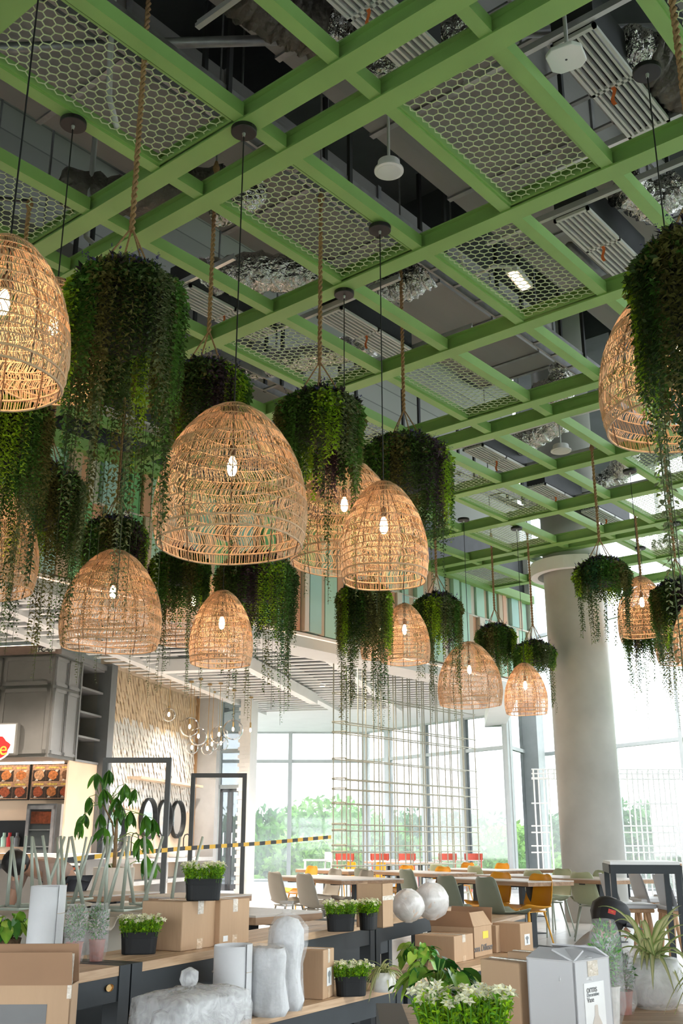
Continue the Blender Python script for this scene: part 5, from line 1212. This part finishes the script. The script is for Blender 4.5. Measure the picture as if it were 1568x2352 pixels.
def pothos(p, label, seed, n=34, r=.09, pot='coir', ph=.07, pr=.055, sc=1.):
    rr = random.Random(seed); t = thing('pothos_plant', label, 'plant', p, 0, 'heart-leaved plants'); t.scale = (sc, sc, sc)
    MB().lathe([(pr * .8, 0), (pr, ph), (pr * .85, ph), (pr * .8, ph * .8)], 18).obj('pot', pot, t)
    for i in range(n):
        a = rr.uniform(0, 2 * pi); q = rr.uniform(.2, 1) ** .7; e = Vector((r * q * cos(a), r * q * sin(a), ph + .105 * (1 - q * .75) + rr.uniform(-.02, .02)))
        MB().tube([(0, 0, ph * .9), e * .6 + Vector((0, 0, .03)), e], .0018, 4).obj('stem', 'stem_green', t)
        o = link('leaf', rr.choice(HL), t, e); o.rotation_euler = (R(rr.uniform(-75, -15)), R(rr.uniform(-25, 25)), a - pi / 2 + rr.uniform(-.5, .5)); s = rr.uniform(.7, 1.25); o.scale = (s, s, s)
    return t
mat('stem_green', (.16, .30, .05), .6)
pothos(onz(15, 2196, .72), 'glossy pothos with yellow-green leaves beside the white foam roll', 1, 30)
pothos(onz(962, 2236, .47), 'pothos in a coir pot on the bench with the diffuser cartons', 2, 44, .11)
pothos(onz(1002, 2346, .75), 'pothos with large bright leaves beside the plain brown carton', 3, 36, .10, sc=.88)
# spider plants
def strap(m, p, a, L, up, droop, w, rr):
    d = Vector((cos(a), sin(a), 0)); N = 12; s = Vector((-sin(a), cos(a), 0)); rows = []
    for i in range(N + 1):
        u = i / N; q = p + d * L * (u * .9) + Vector((0, 0, L * (up * u - droop * u * u))); ww = w * (1 - u ** 2.2) + .0006; rows.append([q - s * ww + Vector((0, 0, ww * .6)), q - s * ww * .38, q + s * ww * .38, q + s * ww + Vector((0, 0, ww * .6))])
    vs = [v for r in rows for v in r]; base = len(m.v)
    m.add(vs, [(i * 4 + k, i * 4 + k + 1, (i + 1) * 4 + k + 1, (i + 1) * 4 + k) for i in range(N) for k in range(3)])
    if m.c is None: m.c = []
    g = rr.uniform(.8, 1.2)
    for r in rows: m.c += [(.12 * g, .22 * g, .04), (.62, .60, .32), (.62, .60, .32), (.12 * g, .22 * g, .04)]
def spider(p, label, seed, n, L, pot, pr, ph, upr=(.5, 1.3), w=.0075):
    rr = random.Random(seed); t = thing('spider_plant', label, 'plant', p, 0, 'striped spider plants')
    lump([(pr * .8, 0), (pr, ph * .25), (pr, ph * .7), (pr * .93, ph), (pr * .8, ph * .97)], 24, .03, seed).obj('pot', pot, t, smooth=True)
    for i in range(n):
        m = MB(); strap(m, Vector((rr.uniform(-.015, .015), rr.uniform(-.015, .015), ph * .95)), rr.uniform(0, 2 * pi), L * rr.uniform(.6, 1.15), rr.uniform(*upr), rr.uniform(.7, 1.5), w * rr.uniform(.7, 1.2), rr); m.obj('leaf', 'leaf', t, smooth=True)
    return t
s1 = spider(onz(880, 2277, .47), 'spider plant with trailing leaves in a pale pot on the bench', 5, 40, .15, 'pot_white', .062, .09, (.4, 1.2), .006)
s2 = spider(onz(1508, 2314, .75), 'big spider plant whose white pot is wrapped in bubble film', 6, 38, .16, 'pot_white', .066, .115, (.7, 1.9), .0085)
lump([(.05, .001), (.072, .02), (.076, .06), (.074, .10), (.068, .122), (.05, .126)], 30, .05, 8).obj('bubble_wrap', 'bubble', s2, smooth=True)
spider(onz(1680, 2345, .75), 'spider plant beside the wrapped white pot at the table edge', 9, 26, .16, 'pot_white', .06, .10, (.2, 1.2))

# wrapped herbs
def herb(px, py, z, label, h, r, seed, pot='terracotta', col=(.07, .17, .04), wr=1.25, name='wrapped_herb'):
    rr = random.Random(seed); t = thing(name, label, 'potted plant', onz(px, py, z), rr.uniform(0, 3), 'small plants in clear film'); ph = h * .36
    MB().lathe([(r * .72, .001), (r * .95, ph), (r, ph), (r, ph * 1.05), (r * .85, ph)], 22).obj('pot', pot, t); m = MB()
    for _ in range(900):
        o = rv(rr)
        if o.length > 1 or o.length < .2: continue
        q = Vector((o.x * r * 1.1, o.y * r * 1.1, ph + (h - ph) * (.5 + o.z * .5))); leaf(m, q, o + rv(rr) * .6 + Vector((0, 0, .4)), o, rr.uniform(.010, .018), rr.uniform(.004, .008), tuple(c * rr.uniform(.7, 1.6) for c in col))
    stuff(m.obj('foliage', 'leaf', t))
    lump([(r * .85, .002), (r * 1.12 * wr * .9, ph * .5), (r * wr, ph), (r * 1.3, h * .6), (r * 1.28, h * .85), (r * .9, h * 1.02), (r * .4, h * 1.03)], 26, .07, seed + 40).obj('film_wrap', 'film_clear', t, smooth=True)
    return t
herb(168, 2215, .72, 'potted herb wrapped in clear film, beside the torn carton', .215, .034, 1); herb(220, 2208, .72, 'potted herb wrapped in clear film, at the table end by the badge', .215, .034, 2)
herb(1402, 2356, .75, 'lacy green plant in a clear sleeve behind the white vase box', .235, .030, 3, 'pot_white', (.10, .30, .05)); herb(1432, 2330, .75, 'small plant in dull clear film between the sleeve and the wrapped pot', .15, .028, 4, 'terracotta', (.08, .14, .05))

# foam, bags and bubble-wrapped things
def foam_roll(p, r, h, label, turns=2.2, m='foam', name='foam_roll'):
    t = thing(name, label, 'foam roll', p, 0, None); g = MB(); N = 60
    def f(o): return [(r * (1 - .12 * (i / N)) * cos(turns * 2 * pi * i / N) - o * cos(turns * 2 * pi * i / N), r * (1 - .12 * (i / N)) * sin(turns * 2 * pi * i / N) - o * sin(turns * 2 * pi * i / N)) for i in range(N + 1)]
    a, b = f(0), f(.004); vs = [(x, y, 0.0005) for x, y in a] + [(x, y, h * (1 - .05 * i / N)) for i, (x, y) in enumerate(a)] + [(x, y, h * (1 - .05 * i / N)) for i, (x, y) in enumerate(b)] + [(x, y, 0.0005) for x, y in b]; n = N + 1
    g.add(vs, [(k * n + i, k * n + i + 1, (k + 1) * n + i + 1, (k + 1) * n + i) for k in range(3) for i in range(N)]); g.obj('sheet', m, t, smooth=True)
    MB().tube([(r * 1.004 * cos(a_), r * 1.004 * sin(a_), h * .62) for a_ in [k * .15 for k in range(30)]], .0015, 4).obj('tape_edge', 'clear_tape', t)
    return t
foam_roll(onz(98, 2203, .72), .074, .285, 'white foam roll standing on the oak table behind the torn carton')
foam_roll(onz(530, 2338, .47), .085, .29, 'white foam roll standing behind the bubble-wrapped box', 1.6)
t = thing('foam_bag', 'folded white foam sheets bundled in film on the bench', 'bag', onz(612, 2332, .47)); lump([(.085, .001), (.094, .03), (.085, .15), (.095, .24), (.085, .27), (.055, .255)], 28, .13, 2, 1., .7).obj('sheet', 'foam', t, smooth=True); lump([(.092, .001), (.102, .03), (.094, .15), (.102, .24), (.08, .28)], 30, .11, 5, 1., .74).obj('film', 'film_clear', t, smooth=True)
t = thing('wrapped_bag', 'tall white wrapped bundle with a twisted film top on the bench', 'bag', onz(655, 2318, .47)); lump([(.078, .001), (.09, .04), (.082, .12), (.075, .19), (.088, .27), (.085, .33), (.055, .37), (.01, .385)], 28, .15, 7, 1., .75).obj('bundle', 'foam', t, smooth=True); lump([(.086, .001), (.098, .04), (.09, .12), (.083, .19), (.096, .27), (.092, .34), (.06, .385), (.02, .40), (.035, .45)], 30, .13, 9, 1., .78).obj('film', 'film_clear', t, smooth=True)
t = thing('bubble_wrapped_box', 'white box wrapped in bubble film lying on the bench', 'box', onz(442, 2405, .47), math.atan2(dB.y, dB.x)); soft(MB().box(-.19, .17, -.09, .11, .002, .165).obj('box', 'white_card', t), .01)
g = MB(); rr = random.Random(5)
def bw(u, v):
    a = 2 * pi * u; cx, sy = cos(a), sin(a); s = max(abs(cx), abs(sy)); k = 1 / s; w_ = (.2 + .02 * sin(9 * a)) ; x = cx * k * .2 * (1 - .06 * (k - 1)); y = sy * k * .115
    zz = [0, .06, .12, .178, .192, .196][min(5, int(v * 5.001))]; sh = [1.03, 1.06, 1.05, 1.0, .7, .05][min(5, int(v * 5.001))]
    return (x * sh * (1 + rr.uniform(-.03, .03)), .01 + y * sh * (1 + rr.uniform(-.03, .03)), zz + .001 + rr.uniform(-.006, .006) * (v > 0))
g.grid(bw, 48, 6, closed=True); g.obj('bubble_wrap', 'bubble', t, smooth=True); lump([(.02, .0), (.035, .03), (.03, .06), (.005, .075)], 16, .2, 3, c=(.03, .05, .185)).obj('wrap_tuft', 'bubble', t, smooth=True); lump([(.02, .0), (.04, .04), (.03, .08), (.005, .09)], 16, .25, 6, c=(-.2, -.02, .06)).obj('wrap_tuft', 'bubble', t, smooth=True)
mat('ball_core', (.62, .50, .42), .7, var=.08)
for px, py, r, lab, sd in ((938, 2119, .093, 'round ball wrapped in white film beside the tall open carton', 1), (991, 2113, .108, 'larger round ball wrapped in white film with a loose crest', 2)):
    t = thing('wrapped_ball', lab, 'ball', onz(px, py, .72), sd * 1.3, 'film-wrapped balls'); pf = [(r * max(.25, sin(k / 12 * pi)), r - r * cos(k / 12 * pi)) for k in range(13)]
    lump(pf, 30, .015, sd).obj('ball', 'ball_core', t, smooth=True); lump([(a * 1.03 + .001, b * 1.02 + .0005) for a, b in pf] + ([(r * .3, 2 * r + .02)] if sd == 2 else []), 34, .05, sd + 20).obj('film', 'foam_film', t, smooth=True)
p = onz(917, 2304, 0); tag(lump([(.02, .001), (.04, .01), (.03, .035), (.008, .05)], 14, .3, 4, c=p).obj('red_wrapper', 'red_wood', smooth=True), 'crumpled red wrapper lying on the floor behind the bench', 'wrapper')

# tree in tall planter
p = onz(262, 1992, .92); pt0 = (p.x, p.y, 0); t = thing('planter_tree', 'umbrella-leaved tree in a tall cream planter before the round mirrors', 'tree', pt0)
mat('planter_cream', (.74, .66, .56), .6, var=.05); mat('tree_bark', (.34, .22, .12), .8, var=.25, vs=30)
MB().lathe([(.19, 0), (.21, .03), (.225, .92), (.19, .92), (.18, .84)], 36).obj('pot', 'planter_cream', t, smooth=False); MB().lathe([(.001, .86), (.19, .86)], 24, cap=False).obj('soil', 'soil', t)
D0 = hd(p); base = Vector(pt0)
def loc(x, y, dd=0.): return wD(x, y, D0 + dd) - base
trunk = [Vector((0, 0, .85)), loc(266, 1930), loc(268, 1880), loc(252, 1838)]
MB().tube(trunk, [.022, .02, .016, .012], 8).obj('trunk', 'tree_bark', t, smooth=True); MB().tube([loc(264, 1950), loc(258, 1890, .1), loc(235, 1845, .1), loc(230, 1800, .05)], [.012, .011, .009, .007], 6).obj('branch', 'tree_bark', t)
def tleaf(seed):
    m = MB(); N = 7; c = ((.05, .17, .02), (.09, .26, .03), (.04, .13, .02))[seed]
    prof_ = [0, .55, .9, 1., .92, .62, .04]; vs = []
    for i in range(N):
        u = i / (N - 1); y = u * .2; z = -.07 * u * u * (1 + seed * .4); w = .034 * prof_[i]; vs += [(-w, y, z - .006), (0, y, z), (w, y, z - .006)]
    m.add(vs, [(i * 3 + k, i * 3 + k + 1, i * 3 + 4 + k, i * 3 + 3 + k) for i in range(N - 1) for k in range(2)], c); return m.mesh('leaf', 'glossy_leaf', True)
TL = [tleaf(0), tleaf(1), tleaf(2)]; rr = random.Random(6)
for i, (x, y) in enumerate(((222, 1775), (250, 1768), (288, 1800), (238, 1812), (205, 1830), (310, 1812), (268, 1830), (195, 1868), (232, 1868), (300, 1862), (335, 1872), (352, 1880), (185, 1885), (240, 1900), (318, 1925), (332, 1920), (338, 1965), (352, 1978), (275, 1850), (250, 1985))):
    c = loc(x, y, rr.uniform(-.25, .25)); src = min(trunk + [loc(235, 1845, .1), loc(264, 1900)], key=lambda q: (q - c).length); mid_ = (src + c) / 2 + Vector((0, 0, .06))
    MB().tube([src, mid_, c], [.005, .004, .003], 5).obj('stem', 'stem_green', t)
    for k in range(7):
        o = link('leaf', rr.choice(TL), t, c); o.rotation_euler = (R(rr.uniform(-70, -25)), R(rr.uniform(-20, 20)), 2 * pi * k / 7 + rr.uniform(-.4, .4)); s = rr.uniform(.7, 1.1); o.scale = (s, s, s)

# ================================================================== PEOPLE
mat('skin', (.45, .25, .16), .55, var=.06); mat('hair_black', (.012, .010, .010), .55, var=.3, vs=40); mat('shirt_brown', (.36, .25, .20), .85, var=.08, vs=12, bump=.3, bs=12, dist=.03); mat('trousers', (.03, .032, .04), .85); mat('cap_black', (.010, .011, .014), .7); mat('shirt_grey', (.40, .41, .43), .85); mat('emblem_red', (.55, .04, .03), .5); mat('emblem_yellow', (.8, .5, .05), .5)
def skin(name, m, verts, edges, radii, parent, sub=2, root=0):
    me = bpy.data.meshes.new(name); me.from_pydata([tuple(v) for v in verts], edges, []); o = bpy.data.objects.new(name, me); COL.objects.link(o)
    sk = o.modifiers.new('skin', 'SKIN'); sk.use_smooth_shade = True
    for i, r in enumerate(radii): me.skin_vertices[0].data[i].radius = (r, r) if not isinstance(r, tuple) else r
    me.skin_vertices[0].data[root].use_root = True
    s = o.modifiers.new('sub', 'SUBSURF'); s.levels = sub; s.render_levels = sub
    bpy.context.view_layer.update(); dg = bpy.context.evaluated_depsgraph_get(); nm = bpy.data.meshes.new_from_object(o.evaluated_get(dg)); nm.name = name
    bpy.data.objects.remove(o); nm.materials.clear(); nm.materials.append(MT[m]); nm.polygons.foreach_set('use_smooth', [True] * len(nm.polygons))
    return link(name, nm, parent)
def person(origin, rz, J, shirt, label, hair=True):
    """J: named joints in local metres, facing local +x"""
    t = thing('person', label, 'person', origin, rz)
    names = ['pelvis', 'waist', 'chest', 'neck', 'head', 'crown']; V = [J[n] for n in names]; E = [(i, i + 1) for i in range(5)]; Rr = [(.13, .11), (.12, .10), (.15, .12), .055, (.085, .095), (.05, .06)]
    for s in ('l', 'r'):
        b = len(V); V += [J['sh' + s], J['el' + s], J['wr' + s], J['ha' + s]]; E += [(2, b), (b, b + 1), (b + 1, b + 2), (b + 2, b + 3)]; Rr += [.058, .042, .03, .03]
        hd_ = J['ha' + s]; wr = J['wr' + s]; d = (hd_ - wr).normalized(); sd = d.cross(Vector((1, 0, .3))).normalized()
        for k, off in enumerate((-.03, -.01, .01, .03)):
            f = len(V); V += [hd_ + d * .045 + sd * off, hd_ + d * (.075 + .008 * (k in (1, 2))) + sd * off + Vector((.01, 0, -.01))]; E += [(b + 3, f), (f, f + 1)]; Rr += [.0095, .0075]
        f = len(V); V += [hd_ + sd * .04 + d * .005, hd_ + sd * .06 + d * .035]; E += [(b + 3, f), (f, f + 1)]; Rr += [.011, .009]
        b = len(V); V += [J['hip' + s], J['kn' + s], J['an' + s], J['to' + s]]; E += [(0, b), (b, b + 1), (b + 1, b + 2), (b + 2, b + 3)]; Rr += [.085, .06, .042, .035]
    skin('body', 'skin', V, E, Rr, t)
    V2 = [J['pelvis'], J['waist'], J['chest'], J['chest'].lerp(J['neck'], .8)]; E2_ = [(0, 1), (1, 2), (2, 3)]; R2_ = [(.15, .13), (.14, .12), (.17, .14), .07]
    for s in ('l', 'r'): b = len(V2); V2 += [J['sh' + s], J['el' + s].lerp(J['sh' + s], .25)]; E2_ += [(2, b), (b, b + 1)]; R2_ += [.075, .062]
    skin('shirt', shirt, V2, E2_, R2_, t)
    V3 = [J['pelvis']]; E3 = []; R3 = [(.145, .125)]
    for s in ('l', 'r'): b = len(V3); V3 += [J['hip' + s], J['kn' + s], J['an' + s]]; E3 += [(0, b), (b, b + 1), (b + 1, b + 2)]; R3 += [.1, .075, .058]
    skin('trousers', 'trousers', V3, E3, R3, t)
    fdir = J['face']; up = (J['crown'] - J['head']).normalized(); sd = up.cross(fdir).normalized(); h = J['head']
    MB().tube([h + fdir * .085 + up * .005, h + fdir * .115 - up * .012], [.012, .014], 6).obj('nose', 'skin', t)
    for s in (-1, 1):
        MB().lathe([(.001, -.008), (.008, -.005), (.009, .002), (.001, .008)], 8, h + fdir * .088 + sd * .032 * s + up * .02).obj('eye', 'cap_black', t); MB().lathe([(.002, -.025), (.012, -.012), (.013, .012), (.002, .028)], 8, h + sd * .095 * s, sx=.6).obj('ear', 'skin', t)
    MB().tube([h + fdir * .09 - up * .045 - sd * .02, h + fdir * .095 - up * .045, h + fdir * .09 - up * .045 + sd * .02], .005, 5).obj('mouth', 'red_wood', t)
    if hair:
        m = lump([(.02, -.10), (.075, -.085), (.10, -.04), (.105, .02), (.09, .07), (.05, .105), (.01, .115)], 20, .07, 3); o = m.obj('hair', 'hair_black', t, smooth=True); o.location = h - fdir * .022 + up * .03; o.rotation_mode = 'QUATERNION'; o.rotation_quaternion = Vector((0, 0, 1)).rotation_difference(up)
    return t
v = Vector
o1 = wD(152, 2030, 10.1); o1.z = 0
# bending person: local +x points towards the picture's left-front
Jb = dict(pelvis=v((0, 0, .80)), waist=v((.12, 0, .88)), chest=v((.32, 0, .93)), neck=v((.44, 0, .93)), head=v((.55, 0, .92)), crown=v((.63, 0, .95)), face=v((.35, 0, -.93)).normalized(),
          shl=v((.34, .19, .9)), ell=v((.38, .24, .64)), wrl=v((.45, .16, .46)), hal=v((.48, .12, .40)), shr=v((.34, -.19, .9)), elr=v((.38, -.24, .64)), wrr=v((.45, -.16, .46)), har=v((.48, -.12, .40)),
          hipl=v((0, .1, .74)), knl=v((.1, .12, .44)), anl=v((-.02, .12, .07)), tol=v((.12, .13, .035)), hipr=v((0, -.1, .74)), knr=v((.1, -.12, .44)), anr=v((-.02, -.12, .07)), tor=v((.12, -.13, .035)))
pb_ = person(o1, YAW + pi + R(56), Jb, 'shirt_brown', 'person with black hair in a brown shirt bending over behind the upturned chairs')
pb_.scale = (1.06, 1.06, 1.06)
o2 = wD(1380, 2118, 7.6); o2.z = 0
Jc = dict(pelvis=v((-.22, 0, .22)), waist=v((-.16, 0, .32)), chest=v((-.06, 0, .44)), neck=v((.0, 0, .52)), head=v((.06, 0, .58)), crown=v((.07, 0, .67)), face=v((.9, -.1, -.4)).normalized(),
          shl=v((-.04, .17, .44)), ell=v((.12, .2, .27)), wrl=v((.28, .14, .16)), hal=v((.33, .12, .13)), shr=v((-.04, -.17, .44)), elr=v((.12, -.2, .27)), wrr=v((.28, -.14, .16)), har=v((.33, -.12, .13)),
          hipl=v((-.2, .1, .22)), knl=v((.14, .16, .36)), anl=v((-.04, .15, .07)), tol=v((.1, .16, .035)), hipr=v((-.2, -.1, .22)), knr=v((.14, -.16, .36)), anr=v((-.04, -.15, .07)), tor=v((.1, -.16, .035)))
pc = person(o2, YAW + R(-12), Jc, 'shirt_grey', 'crouching person wearing a black cap with a small red and yellow emblem', hair=True)
cp_ = MB().lathe([(.112, .0), (.115, .03), (.105, .075), (.075, .108), (.03, .122), (.004, .124)], 28, cap=False); cp_.grid(lambda u, w_: (.09 + .11 * w_ * sin(pi * u) ** .5 + .0 * w_, (.2 * u - .1) * (1 - .25 * w_), .005 - .02 * w_ + .012 * sin(pi * u)), 12, 4)
c_ = cp_.obj('cap', 'cap_black', pc, smooth=True); c_.location = (.06, 0, .60); c_.rotation_euler = (0, R(16), 0)
MB().box(-.03, .015, -.1175, -.114, .035, .06).obj('emblem', 'emblem_red', c_); MB().lathe([(.001, -.002), (.011, 0), (.001, .002)], 12, (-.006, -.1165, .048)).obj('emblem', 'emblem_yellow', c_)
# bubble sheet beside the crouching person
pc.scale = (1.12, 1.12, 1.12)
p = wD(1470, 2140, 7.2); t = thing('bubble_sheet', 'heap of bubble film beside the crouching person with the cap', 'film', (p.x, p.y, 0)); lump([(.3, .001), (.34, .1), (.28, .28), (.2, .42), (.08, .5), (.02, .55)], 30, .14, 12).obj('film', 'bubble', t, smooth=True)

# ceiling lamps, one known and the rest added to brighten the lower hall
for i, (t_, s_) in enumerate(((-7.4, 12.5), (-8.3, 16.2), (-5.9, 15.5), (-6.9, 19.6), (-4.3, 18.5), (-5.6, 23.2), (-7.8, 23), (-3.2, 22.5), (-10.8, 15.6), (-12.2, 15.6))):
    p = P2(t_, s_, 4.66); t = thing('downlight', 'small round downlight in the slatted lower ceiling, from a row added as fill', 'downlight', p, 0, 'downlights of the slatted ceiling')
    MB().lathe([(.07, .03), (.085, -.012), (.06, -.012), (.055, .025)], 20, cap=False).obj('rim', 'white_metal', t); MB().lathe([(.001, .02), (.056, .02)], 16, cap=False).obj('lens', 'warm_strip', t)
    l_ = bpy.data.lights.new('fill_beam', 'SPOT'); l_.energy = 240; l_.spot_size = R(130); l_.spot_blend = .8; l_.color = (1, .86, .72); l_.shadow_soft_size = .06; lo = bpy.data.objects.new('fill_beam', l_); COL.objects.link(lo); lo.parent = t; lo.location = (0, 0, -.03)
